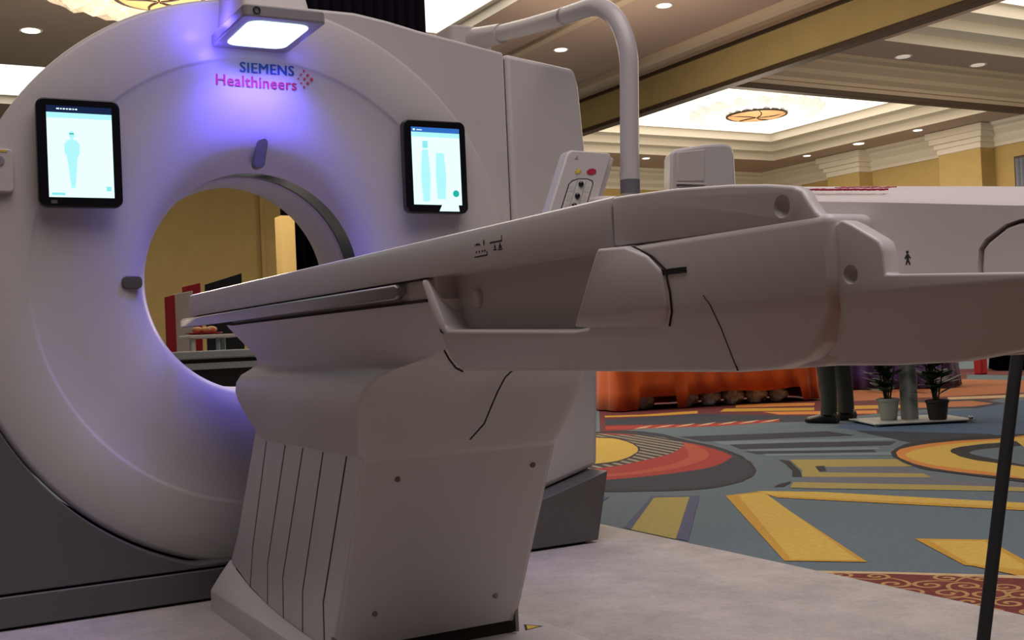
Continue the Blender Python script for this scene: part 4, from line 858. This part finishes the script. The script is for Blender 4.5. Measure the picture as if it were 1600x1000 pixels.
for o in T.children:
    nm = o.name.split('.')[0]
    if nm in ('drive_housing', 'hand_panel', 'panel_gap', 'rail_slot', 'housing_seam'): undercut(o, 0.042, 0.805, 0.083, 1.3)
    if nm == 'tray_side': undercut(o, 0.070, 0.802, 0.075, 1.3)

# the front of the cover leans back towards its lid
for o in T.children:
    if o.name.split('.')[0] in ('foot_cover', 'foot_cap', 'patient_pictogram'):
        for v in o.data.vertices:
            x, y, z = v.co
            if x < 0.925 and z > 0.80:
                nx = x + 0.30 * (z - 0.80); k = nx / x
                v.co = (nx, y * k, 0.77 + (z - 0.77) * k)

# ------------------------------------------------------------------ contrast injector hanging on its curved arm beyond the table
J = empty('contrast_injector', (2.28, 3.2, 1.15), 'white contrast injector with key panel hanging from a thick curved white arm beyond the table', 'injector')
p = [(2.268, 3.2, 1.295), (2.275, 3.2, 1.45), (2.285, 3.2, 1.66)]
p += [Vector(q) for q in arc((2.287, 3.46, 1.70), (0, -1, 0), (0, 0, 1), 0.26, 0, 86, 14)]
p += [(2.285, 3.60, 1.973), (2.278, 3.85, 2.0), (2.262, 4.1, 2.03), (2.24, 4.30, 2.055)]
rs = [0.033]*len(p)
bm = nb(); tube(bm, p, rs, 28); link('curved_arm', bm, W, J)
bm = nb(); tube(bm, [(2.286, 3.585, 1.972), (2.285, 3.605, 1.9745)], 0.0338, 28); link('arm_joint', bm, M['lamp_grey'], J)
bm = nb(); tube(bm, [(2.2665, 3.2, 1.252), (2.268, 3.2, 1.30)], 0.034, 28); link('collar', bm, M['collar'], J)
bm = nb(); tube(bm, [(2.268, 3.2, 1.298), (2.2685, 3.2, 1.325)], 0.0345, 28); link('collar_ring', bm, W, J)
bm = nb(); tube(bm, [(2.265, 4.05, 2.022), (2.232, 4.35, 2.06)], [0.04, 0.05], 24); link('arm_sleeve', bm, W, J)
bm = nb(); loft(bm, [[(x, y, z) for x, y in rrect(2.13, 2.33, 4.24, 4.42, 0.03)] for z in (1.815, 2.10)]); link('arm_mount', bm, M['white_matte'], J, bevel=0.01)
# hanging body (mostly hidden behind the table top)
bm = nb(); loft(bm, [[(x, y, z) for x, y in rrect(2.10, 2.44, 3.14, 3.34, 0.04)] for z in (1.02, 1.235)]); link('injector_body', bm, M['white_matte'], J, bevel=0.015)
bm = nb(); cyl(bm, (2.266, 3.2, 1.243), 0.03, 0.03); link('swivel', bm, W, J)
# key panel
def kp(a, b, t):          # panel coordinates: a across, b up, t towards the viewer (the panel leans to the right)
    return (1.968 + a*0.985 + b*0.43, 3.20 - t + 0.10*b, 1.185 + b*0.90 - a*0.02)
def kpoly(poly, t0, t1, m, name, parent, bevel=0.0):
    bm = nb(); loft(bm, [[kp(a, b, t0) for a, b in poly], [kp(a, b, t1) for a, b in poly]]); return link(name, bm, m, parent, bevel=bevel)
kpn = kpoly(rrect(-0.03, 0.150, -0.12, 0.235, 0.02), -0.05, 0.0, W, 'key_panel', J, 0.006)
kpoly([(0.012, -0.08), (0.012, 0.105), (0.022, 0.120), (0.045, 0.129), (0.08, 0.130), (0.103, 0.124), (0.110, 0.112), (0.110, -0.08)], 0.0, 0.0012, M['ink'], 'key_frame', kpn)
kpoly([(0.016, -0.08), (0.016, 0.104), (0.025, 0.116), (0.046, 0.125), (0.08, 0.126), (0.100, 0.120), (0.106, 0.110), (0.106, -0.08)], 0.0, 0.002, M['panel_face'], 'key_field', kpn)
for a in (0.042, 0.078):
    kpoly([(a-0.001, -0.08), (a-0.001, 0.122), (a+0.001, 0.122), (a+0.001, -0.08)], 0.0, 0.0026, M['lamp_grey'], 'key_divider', kpn)
for a, n in ((0.021, 5), (0.083, 5)):
    for k in range(n):
        b = 0.10 - 0.034*k
        kpoly([(a, b), (a+0.017, b), (a+0.017, b-0.022), (a, b-0.022)], 0.0, 0.0026, M['white_matte'], 'key', kpn)
for b in (0.107, 0.062, 0.024, -0.012):
    c = kp(0.060, b, 0.004); bm = nb(); ball(bm, c, 0.010, 0.008, 0.010); link('round_key', bm, M['black'], kpn)
star = []
for k in range(16):
    r = 0.013 if k % 2 == 0 else 0.006
    star.append((0.034 + r*math.cos(k*math.pi/8), 0.155 + r*math.sin(k*math.pi/8)))
kpoly(star, 0.0, 0.002, M['yellow_st'], 'star_sticker', kpn)
kpoly([(0.088 + 0.019*math.cos(k*math.pi/16), 0.157 + 0.012*math.sin(k*math.pi/16)) for k in range(32)], 0.0, 0.002, M['red_st'], 'oval_sticker', kpn)
kpoly([(0.005, 0.20), (0.012, 0.216), (0.02, 0.202)], 0.0, 0.001, M['lamp_grey'], 'panel_emblem', kpn)
bm = nb(); loft(bm, [[kp(a, b, -0.09) for a, b in rrect(0.12, 0.185, -0.12, 0.225, 0.015)], [kp(a, b, -0.03) for a, b in rrect(0.12, 0.185, -0.12, 0.225, 0.015)]]); link('panel_back', bm, M['white_matte'], J, bevel=0.006)
# power head : tapered white block with a recessed window
def hd(x, z, y): return (x, y, z)
out0 = [(2.425, 1.05), (2.437, 1.27), (2.446, 1.392), (2.453, 1.405), (2.466, 1.413), (2.60, 1.437), (2.685, 1.445), (2.715, 1.440), (2.729, 1.425), (2.735, 1.40), (2.735, 1.05)]
bm = nb(); loft(bm, [[(x, 3.20, z) for x, z in out0], [(x+0.075, 3.34, z+0.004) for x, z in out0]]); hdp = link('power_head', bm, W, J, bevel=0.012)
bm = nb(); loft(bm, [[(x, 3.196, z) for x, z in [(2.468, 1.300), (2.474, 1.402), (2.598, 1.418), (2.588, 1.304)]], [(x, 3.205, z) for x, z in [(2.468, 1.300), (2.474, 1.402), (2.598, 1.418), (2.588, 1.304)]]]); link('head_window', bm, M['white_matte'], hdp, bevel=0.003)
bm = nb(); box(bm, 2.465, 2.59, 3.188, 3.20, 1.288, 1.294); link('window_ledge', bm, M['white_matte'], hdp, bevel=0.002)
bm = nb(); prism(bm, [(2.45, 1.16), (2.462, 1.275), (2.475, 1.284), (2.53, 1.288), (2.54, 1.28), (2.55, 1.16)], 'y', 3.192, 3.21); link('head_grille', bm, M['lamp_grey'], hdp, bevel=0.003)
bm = nb(); box(bm, 2.36, 2.72, 3.215, 3.33, 1.03, 1.10); link('head_yoke', bm, M['white_matte'], J, bevel=0.01)

# ------------------------------------------------------------------ black tripod stand at the right
S = empty('tripod_stand', (2.20, 1.6, 0), 'black tripod stand whose slim leaning leg rises at the right edge', 'stand')
hub = Vector((2.192, 1.6, 0.98))
for foot in ((1.942, 1.6, 0.03), (2.50, 1.36, 0.03), (2.505, 1.70, 0.03)):
    f = Vector(foot); bm = nb(); tube(bm, [f, hub], 0.0132, 16); l = link('leg', bm, M['black_matte'], S)
    bm = nb(); ball(bm, f, 0.02, 0.02, 0.016); link('rubber_foot', bm, M['black_matte'], l)
bm = nb(); cyl(bm, (2.262, 1.6, 0.98), 0.075, 0.06); link('hub', bm, M['black_matte'], S, bevel=0.005)
bm = nb(); tube(bm, [(2.27, 1.6, 0.80), (2.27, 1.6, 1.62)], 0.011, 16); link('mast', bm, M['black_matte'], S)
bm = nb(); tube(bm, [(2.22, 1.58, 0.98), (2.26, 1.55, 0.97)], 0.008, 10); link('knob', bm, M['black_matte'], S)

# ------------------------------------------------------------------ draped tables across the aisle
def draped_table(A, B, depth, h, m, label, name='draped_table', hem=lambda s: 0.01, waves=26, amp=0.025, flare=0.06):
    A = Vector((*A, 0)); B = Vector((*B, 0)); d = (B-A); L = d.length; d.normalize()
    nrm = Vector((d.y, -d.x, 0))             # towards the viewer
    if nrm.dot(Vector((-1, -1, 0))) < 0: nrm = -nrm
    O = empty(name, (A+B)/2 - nrm*depth/2, label, 'table')
    C4 = [A, B, B - nrm*depth, A - nrm*depth]
    bm = nb(); inn = 0.03
    loft(bm, [[(p.x, p.y, z) for p in C4] for z in (h-0.03, h)]); link('table_top', bm, M['cream'], O)
    for sx, sy in ((0.08, 0.08), (L-0.08, 0.08), (0.08, depth-0.08), (L-0.08, depth-0.08)):
        q = A + d*sx - nrm*sy
        bm = nb(); tube(bm, [(q.x, q.y, 0), (q.x, q.y, h-0.03)], 0.016, 12); link('leg', bm, M['screw'], O)
    # cloth : top sheet and skirt all round, pleated, with its own hem height along the front
    per = []
    N = int(L*60)
    for i in range(N+1): per.append((A + d*(L*i/N), nrm, L*i/N, 0))
    for i in range(1, 24): per.append((B - nrm*(depth*i/24), d, i*0.1, 1))
    for i in range(N+1): per.append((B - nrm*depth - d*(L*i/N), -nrm, 0, 2))
    for i in range(1, 24): per.append((A - nrm*depth + nrm*(depth*i/24), -d, i*0.1, 3))
    levels = [0.0, 0.25, 0.5, 0.75, 1.0]
    rings = []
    for t in levels:
        r = []
        for k, (q, n_, s, sidei) in enumerate(per):
            hz = hem(s) if sidei == 0 else 0.015
            z = h + 0.006 - (h + 0.006 - hz)*t
            w = amp*t*(math.sin(k*2*math.pi*waves/len(per)*3) + 0.5*math.sin(k*0.53)) + flare*t + 0.012
            r.append((q.x + n_.x*w, q.y + n_.y*w, z))
        rings.append(r)
    bm = nb(); R = [[bm.verts.new(p_) for p_ in r] for r in rings]
    for a_, b_ in zip(R, R[1:]):
        for i in range(len(a_)):
            j = (i+1) % len(a_); bm.faces.new((a_[i], a_[j], b_[j], b_[i]))
    bm.faces.new(R[0])
    return O, bm
def cloth(bm, m, label):
    o = link('tablecloth', bm, m, smooth=60)
    s = o.modifiers.new('solid', 'SOLIDIFY'); s.thickness = 0.004
    return tag(o, label, 'tablecloth')
def hem_o(s):
    if s < 0.22: return 0.012
    if s < 0.62: return 0.135
    if s < 0.74: return 0.012
    if s < 1.98: return 0.145 - 0.01*math.sin(s*9)
    return 0.02
O, bm = draped_table((6.43, 9.50), (8.50, 8.86), 0.75, 0.74, M['orange_cloth'], 'long trestle table hidden under a bright orange cloth', hem=hem_o, waves=7, amp=0.02)
cloth(bm, M['orange_cloth'], 'bright orange tablecloth hanging in folds, hem lifted over silver bags')
O, bm = draped_table((10.15, 10.80), (10.62, 10.32), 0.5, 0.74, M['red_cloth'], 'small table under a crimson cloth behind the standing person')
cloth(bm, M['red_cloth'], 'crimson tablecloth seen between the legs of the standing person')
O, bm = draped_table((9.98, 9.85), (10.62, 8.93), 0.6, 0.74, M['purple_cloth'], 'table under a dark purple cloth behind the potted plants', waves=6, amp=0.02)
cloth(bm, M['purple_cloth'], 'dark purple tablecloth behind the two potted plants')
O, bm = draped_table((14.3, 11.1), (15.4, 10.0), 0.75, 0.74, M['curtain'], 'table under a black cloth at the far right behind the stand')
cloth(bm, M['curtain'], 'black tablecloth beyond the purple one at the far right')
bm = nb(); loft(bm, [[(x, y, z) for x, y in rrect(13.28, 13.42, 10.62, 10.76, 0.03)] for z in (0.0, 0.5, 1.1)]); tag(link('column_drape', bm, M['red_cloth'], bevel=0.02), 'narrow bright red draped column beyond the purple table', 'column')

# silver bags under the orange cloth
def bag(x, y, rx, ry, rz, m, label, grp):
    bm = nb(); ball(bm, (0, 0, 0), rx, ry, rz, 20)
    rnd = random.Random(x*31+y)
    for v in bm.verts:
        f = 1 + 0.22*math.sin(v.co.x*40+rnd.random())*math.cos(v.co.z*45) + 0.08*rnd.random()
        v.co *= f; v.co.z = max(v.co.z + rz, 0.003); v.co.x += x; v.co.y += y
    o = link('silver_bag', bm, m, smooth=20); return tag(o, label, 'bag', grp)
d = Vector((8.50-6.36, 8.86-9.52, 0)).normalized(); nn = Vector((-d.y, d.x, 0))
names = ['leftmost crumpled silver bag showing under the orange cloth', 'crumpled silver bag just right of the hanging orange tail', 'dull silver bag left of the middle under the orange cloth',
         'bright silver bag in the middle under the orange cloth', 'shiny silver bag right of the middle under the orange cloth', 'rightmost silver bag under the orange cloth']
for (s, rx, rz), lb in zip(((0.42, 0.12, 0.10), (0.90, 0.11, 0.095), (1.15, 0.105, 0.09), (1.40, 0.11, 0.09), (1.66, 0.115, 0.10), (1.90, 0.095, 0.085)), names):
    q = Vector((6.36, 9.52, 0)) + d*s + nn*0.16
    bag(q.x, q.y, rx, 0.10, rz, M['foil'], lb, 'silver bags under the orange table')

# ------------------------------------------------------------------ person standing by the orange table
def person(px, py, yaw, label):
    P = empty('person', (px, py, 0), label, 'person')
    f = Vector((math.cos(yaw), math.sin(yaw), 0)); l = Vector((-f.y, f.x, 0))
    def at(a, b, z): q = Vector((px, py, 0)) + f*a + l*b; return (q.x, q.y, z)
    V = []; E = []; Rr = []
    def v(p_, r, par=None):
        V.append(p_); Rr.append(r); i = len(V)-1
        if par is not None: E.append((par, i))
        return i
    pel = v(at(0, 0, 0.95), 0.145)
    ch = v(at(0.0, 0, 1.15), 0.135, pel); c2 = v(at(0.0, 0, 1.33), 0.14, ch); nk = v(at(0.0, 0, 1.47), 0.055, c2)
    h0 = v(at(0.02, 0, 1.56), 0.075, nk); h1 = v(at(0.02, 0, 1.66), 0.088, h0); v(at(0.01, 0, 1.72), 0.06, h1)
    v(at(0.115, 0, 1.615), 0.014, h0)
    for s in (1, -1):
        hp = v(at(0, s*0.09, 0.88), 0.095, pel); kn = v(at(0.02, s*0.12, 0.50), 0.062, hp); cf = v(at(0.0, s*0.125, 0.34), 0.058, kn); an = v(at(-0.01, s*0.13, 0.09), 0.042, cf)
        v(at(0.10, s*0.13, 0.035), 0.033, an)
        sh = v(at(0, s*0.17, 1.38), 0.06, c2); el = v(at(-0.02, s*0.23, 1.10), 0.043, sh); wr = v(at(0.06, s*0.23, 0.86), 0.03, el); pm = v(at(0.08, s*0.225, 0.79), 0.034, wr)
        for k, (a, ln) in enumerate(((-0.02, 0.07), (-0.005, 0.08), (0.012, 0.075), (0.026, 0.06))):
            k1 = v(at(0.085+a, s*0.222, 0.745), 0.010, pm); v(at(0.10+a, s*0.212, 0.745-ln*0.6), 0.008, k1)
        t1 = v(at(0.12, s*0.205, 0.80), 0.010, pm); v(at(0.135, s*0.20, 0.765), 0.008, t1)
    me = bpy.data.meshes.new('body'); me.from_pydata(V, E, [])
    o = bpy.data.objects.new('body', me); COL.objects.link(o)
    sk = o.modifiers.new('skin', 'SKIN'); 
    for i, r in enumerate(Rr):
        me.skin_vertices[0].data[i].radius = (r, r)
    me.skin_vertices[0].data[0].use_root = True
    sb = o.modifiers.new('sub', 'SUBSURF'); sb.levels = 2; sb.render_levels = 2
    dg = bpy.context.evaluated_depsgraph_get()
    m2 = bpy.data.meshes.new_from_object(o.evaluated_get(dg)); bpy.data.objects.remove(o)
    for p_ in m2.polygons: p_.use_smooth = True
    m2.materials.clear(); m2.materials.append(M['skin'])
    b = bpy.data.objects.new('body', m2); COL.objects.link(b); b.parent = P; b.location = (-px, -py, 0)
    # clothing : shells that follow the body
    bm = nb(); rr = lambda z, a, w, dd: [at(a + dd*math.cos(k*math.pi/12), w*math.sin(k*math.pi/12), z) for k in range(24)]
    loft(bm, [rr(0.84, 0, 0.185, 0.145), rr(1.0, 0, 0.18, 0.15), rr(1.2, 0, 0.18, 0.155), rr(1.36, 0, 0.19, 0.15), rr(1.43, 0, 0.15, 0.11), rr(1.475, 0, 0.075, 0.075)])
    for s in (1, -1):
        tube(bm, [at(0, s*0.14, 1.39), at(0, s*0.18, 1.36), at(-0.02, s*0.232, 1.10), at(0.05, s*0.232, 0.89)], [0.075, 0.072, 0.056, 0.042], 16)
    link('shirt', bm, M['shirt'], P, smooth=60)
    bm = nb(); loft(bm, [rr(0.80, 0, 0.185, 0.145), rr(0.90, 0, 0.178, 0.142), rr(0.98, 0, 0.172, 0.14)])
    for s in (1, -1):
        tube(bm, [at(0, s*0.085, 0.90), at(0.005, s*0.11, 0.72), at(0.02, s*0.12, 0.50), at(0.0, s*0.124, 0.32), at(-0.005, s*0.127, 0.2), at(0.0, s*0.13, 0.07)], [0.112, 0.10, 0.078, 0.066, 0.062, 0.066], 20)
    link('trousers', bm, M['trouser'], P, smooth=60)
    for s in (1, -1):
        bm = nb()
        secs = [(-0.075, 0.036, 0.085), (-0.05, 0.042, 0.10), (0.0, 0.043, 0.105), (0.06, 0.046, 0.08), (0.12, 0.05, 0.06), (0.18, 0.044, 0.048), (0.205, 0.025, 0.035)]
        loft(bm, [[at(a, s*0.13 + w*math.cos(t*math.pi/8), 0.002 + max(0.0, hh/2 + hh/2*math.sin(t*math.pi/8))) for t in range(16)] for a, w, hh in secs])
        link('shoe', bm, M['shoe'], P, smooth=60)
    bm = nb(); ball(bm, at(0.0, 0, 1.675), 0.098, 0.098, 0.092, 20)
    for v_ in list(bm.verts):
        q = v_.co - Vector(at(0, 0, 1.66))
        if q.dot(f) > 0.055 and q.z < 0.055: bm.verts.remove(v_)
    link('hair', bm, M['hair'], P, smooth=60)
    for s in (1, -1):
        bm = nb(); ball(bm, at(0.098, s*0.032, 1.635), 0.011, 0.011, 0.009, 10); link('eye', bm, M['ink'], P)
        bm = nb(); ball(bm, at(0.0, s*0.092, 1.615), 0.02, 0.012, 0.03, 10); link('ear', bm, M['skin'], P)
    bm = nb(); ball(bm, at(0.098, 0, 1.57), 0.006, 0.024, 0.006, 10); link('mouth', bm, M['red_st'], P)
    return P
person(6.655, 6.70, math.radians(105), 'person standing in dark grey-green trousers and black shoes by the orange table')

# ------------------------------------------------------------------ post on a plate with two potted plants
K = empty('display_post', (6.93, 6.22, 0), 'pale grey post on a flat base plate between two potted plants', 'post')
bm = nb(); prism(bm, [(6.45, 6.12), (7.15, 5.79), (7.42, 6.32), (6.72, 6.65)], 'z', 0.0012+0.012, 0.024); link('base_plate', bm, M['post_grey'], K, bevel=0.004)
for a, b in ((6.50, 6.14), (7.12, 5.83), (7.37, 6.30), (6.74, 6.59)):
    bm = nb(); cyl(bm, (a, b, 0.008), 0.02, 0.014); link('base_foot', bm, M['post_grey'], K)
bm = nb(); ball(bm, (7.13, 5.82, 0.034), 0.018, 0.018, 0.016); link('corner_cap', bm, M['metal'], K)
bm = nb(); loft(bm, [[(x, y, z) for x, y in rrect(6.88, 6.99, 6.17, 6.28, 0.03)] for z in (0.024, 1.25)]); link('post', bm, M['post_grey'], K)
bm = nb(); loft(bm, [[(x, y, z) for x, y in rrect(6.80, 7.07, 6.12, 6.33, 0.02)] for z in (1.25, 1.28)]); link('post_top', bm, M['post_grey'], K, bevel=0.004)
def plant(x, y, m, r0, r1, h, label, seed):
    rnd = random.Random(seed); z0 = 0.025
    P = empty('potted_plant', (x, y, z0), label, 'plant', 'potted plants beside the post')
    bm = nb(); lathe_z(bm, [(r0*0.92, z0), (r0, z0+0.01), (r1*0.98, z0+h-0.025), (r1*1.06, z0+h-0.022), (r1*1.06, z0+h), (r1*0.96, z0+h), (r1*0.92, z0+h-0.02)], x, y, 32); link('pot', bm, m, P, smooth=35)
    bm = nb(); cyl(bm, (x, y, z0+h-0.015), r1*0.93, 0.012); link('soil', bm, M['soil'], P)
    stems = nb(); leaves = nb()
    for k in range(7):
        a = rnd.random()*6.28; rr_ = rnd.random()*0.025; lean_ = 0.02 + rnd.random()*0.06; hh = 0.35 + rnd.random()*0.2
        base = Vector((x+rr_*math.cos(a), y+rr_*math.sin(a), z0+h-0.01)); top = base + Vector((lean_*math.cos(a), lean_*math.sin(a), hh))
        tube(stems, [base, base.lerp(top, 0.5)+Vector((0.008, 0, 0)), top], [0.006, 0.005, 0.003], 8)
        for q in range(15):
            t = 0.12 + 0.88*q/14; b = base.lerp(top, t); th = a + q*2.4; L = 0.13 + 0.09*rnd.random(); up = 0.25 + 0.5*rnd.random()
            dr = Vector((math.cos(th), math.sin(th), up)).normalized(); sd = dr.cross(Vector((0, 0, 1))).normalized()
            dn = Vector((0, 0, -1))
            pts = [(0, 0), (0.3, 0.030), (0.6, 0.036), (0.85, 0.02), (1.0, 0)]
            lft = [b + dr*(L*u) + sd*w + dn*(0.03*u*u) for u, w in pts]; rgt = [b + dr*(L*u) - sd*w + dn*(0.03*u*u) for u, w in pts]
            if any(abs(p_.x - 6.935) < 0.075 and abs(p_.y - 6.225) < 0.075 for p_ in lft + rgt): continue
            vs = [leaves.verts.new(p_) for p_ in lft] + [leaves.verts.new(p_) for p_ in rgt[-2:0:-1]]
            leaves.faces.new(vs)
    link('stems', stems, M['leaf'], P)
    me = bpy.data.meshes.new('foliage'); leaves.to_mesh(me); leaves.free(); me.materials.append(M['leaf'])
    o = bpy.data.objects.new('foliage', me); COL.objects.link(o); o.parent = P; o.location = (-x, -y, -z0)
    return P
plant(6.79, 6.30, M['pot_white'], 0.062, 0.080, 0.165, 'leafy plant in a white pot left of the pale post', 3)
plant(6.985, 6.00, M['pot_dark'], 0.066, 0.082, 0.150, 'leafy plant in a dark brown pot right of the pale post', 8)

# ------------------------------------------------------------------ booth things seen through the bore
bm = nb(); box(bm, 0.7, 2.3, 5.0, 5.5, 0.745, 0.782); c = empty('service_counter', (1.5, 5.25, 0), 'low counter with pale grey top behind the bore', 'counter')
link('counter_top', bm, M['counter_grey'], c, bevel=0.008)
bm = nb(); box(bm, 0.74, 2.26, 5.03, 5.47, 0.0, 0.746); link('counter_body', bm, M['black_matte'], c)
bm = nb(); box(bm, 0.72, 2.28, 5.012, 5.03, 0.700, 0.728); link('counter_trim', bm, M['counter_grey'], c)
def panel(x0, x1, y, h, m, label, hb=None):
    P = empty('banner_panel', ((x0+x1)/2, y, 0), label, 'panel')
    bm = nb(); prism(bm, [(x0, 0.03), (x0, h), (x1, hb or h), (x1, 0.03)], 'y', y, y+0.025); link('board', bm, m, P, bevel=0.003)
    bm = nb(); box(bm, x0, x1, y-0.15, y+0.17, 0.0, 0.03); link('foot', bm, M['wood_dark'], P)
    return P
panel(1.735, 1.802, 8.0, 1.17, M['red_cloth'], 'narrow red panel standing at the left inside the bore view', 1.185)
panel(1.803, 1.93, 8.02, 1.19, M['cream_cloth'], 'cream panel right of the narrow red one behind the bore', 1.21)
panel(1.95, 2.08, 8.4, 1.26, M['red_cloth'], 'red panel behind the table tip in the bore view', 1.29)
panel(2.09, 2.36, 8.3, 1.27, M['black_matte'], 'black board with slanting top edge behind the table', 1.35)
F = empty('side_table', (1.78, 7.0, 0), 'small table with pale top holding snacks behind the bore', 'table')
bm = nb(); prism(bm, rrect(1.62, 1.93, 6.85, 7.15, 0.02), 'z', 0.862, 0.882); link('table_top', bm, M['cream'], F, bevel=0.004)
for x, y, m in ((1.65, 6.89, 'cream'), (1.69, 7.1, 'cream'), (1.80, 6.9, 'counter_grey'), (1.88, 7.08, 'counter_grey')):
    bm = nb(); tube(bm, [(x, y, 0.0), (x, y, 0.863)], 0.014, 12); link('leg', bm, M[m], F)
bm = nb(); lathe_z(bm, [(0.05, 0.883), (0.11, 0.893), (0.115, 0.897), (0.10, 0.895), (0.02, 0.892)], 1.74, 7.0, 32); tag(link('snack_plate', bm, M['red_st']), 'dark red plate of snacks on the small table behind the bore', 'plate')
for i, (x, y, r, lb) in enumerate(((1.70, 6.98, 0.028, 'left'), (1.745, 6.96, 0.026, 'middle'), (1.785, 6.99, 0.03, 'right'))):
    bm = nb(); ball(bm, (x, y, 0.894+r*0.7), r*1.2, r, r*0.7, 14); tag(link('bread_roll', bm, M['food']), 'golden roll at the %s of the red plate behind the bore' % lb, 'food', 'rolls on the plate')
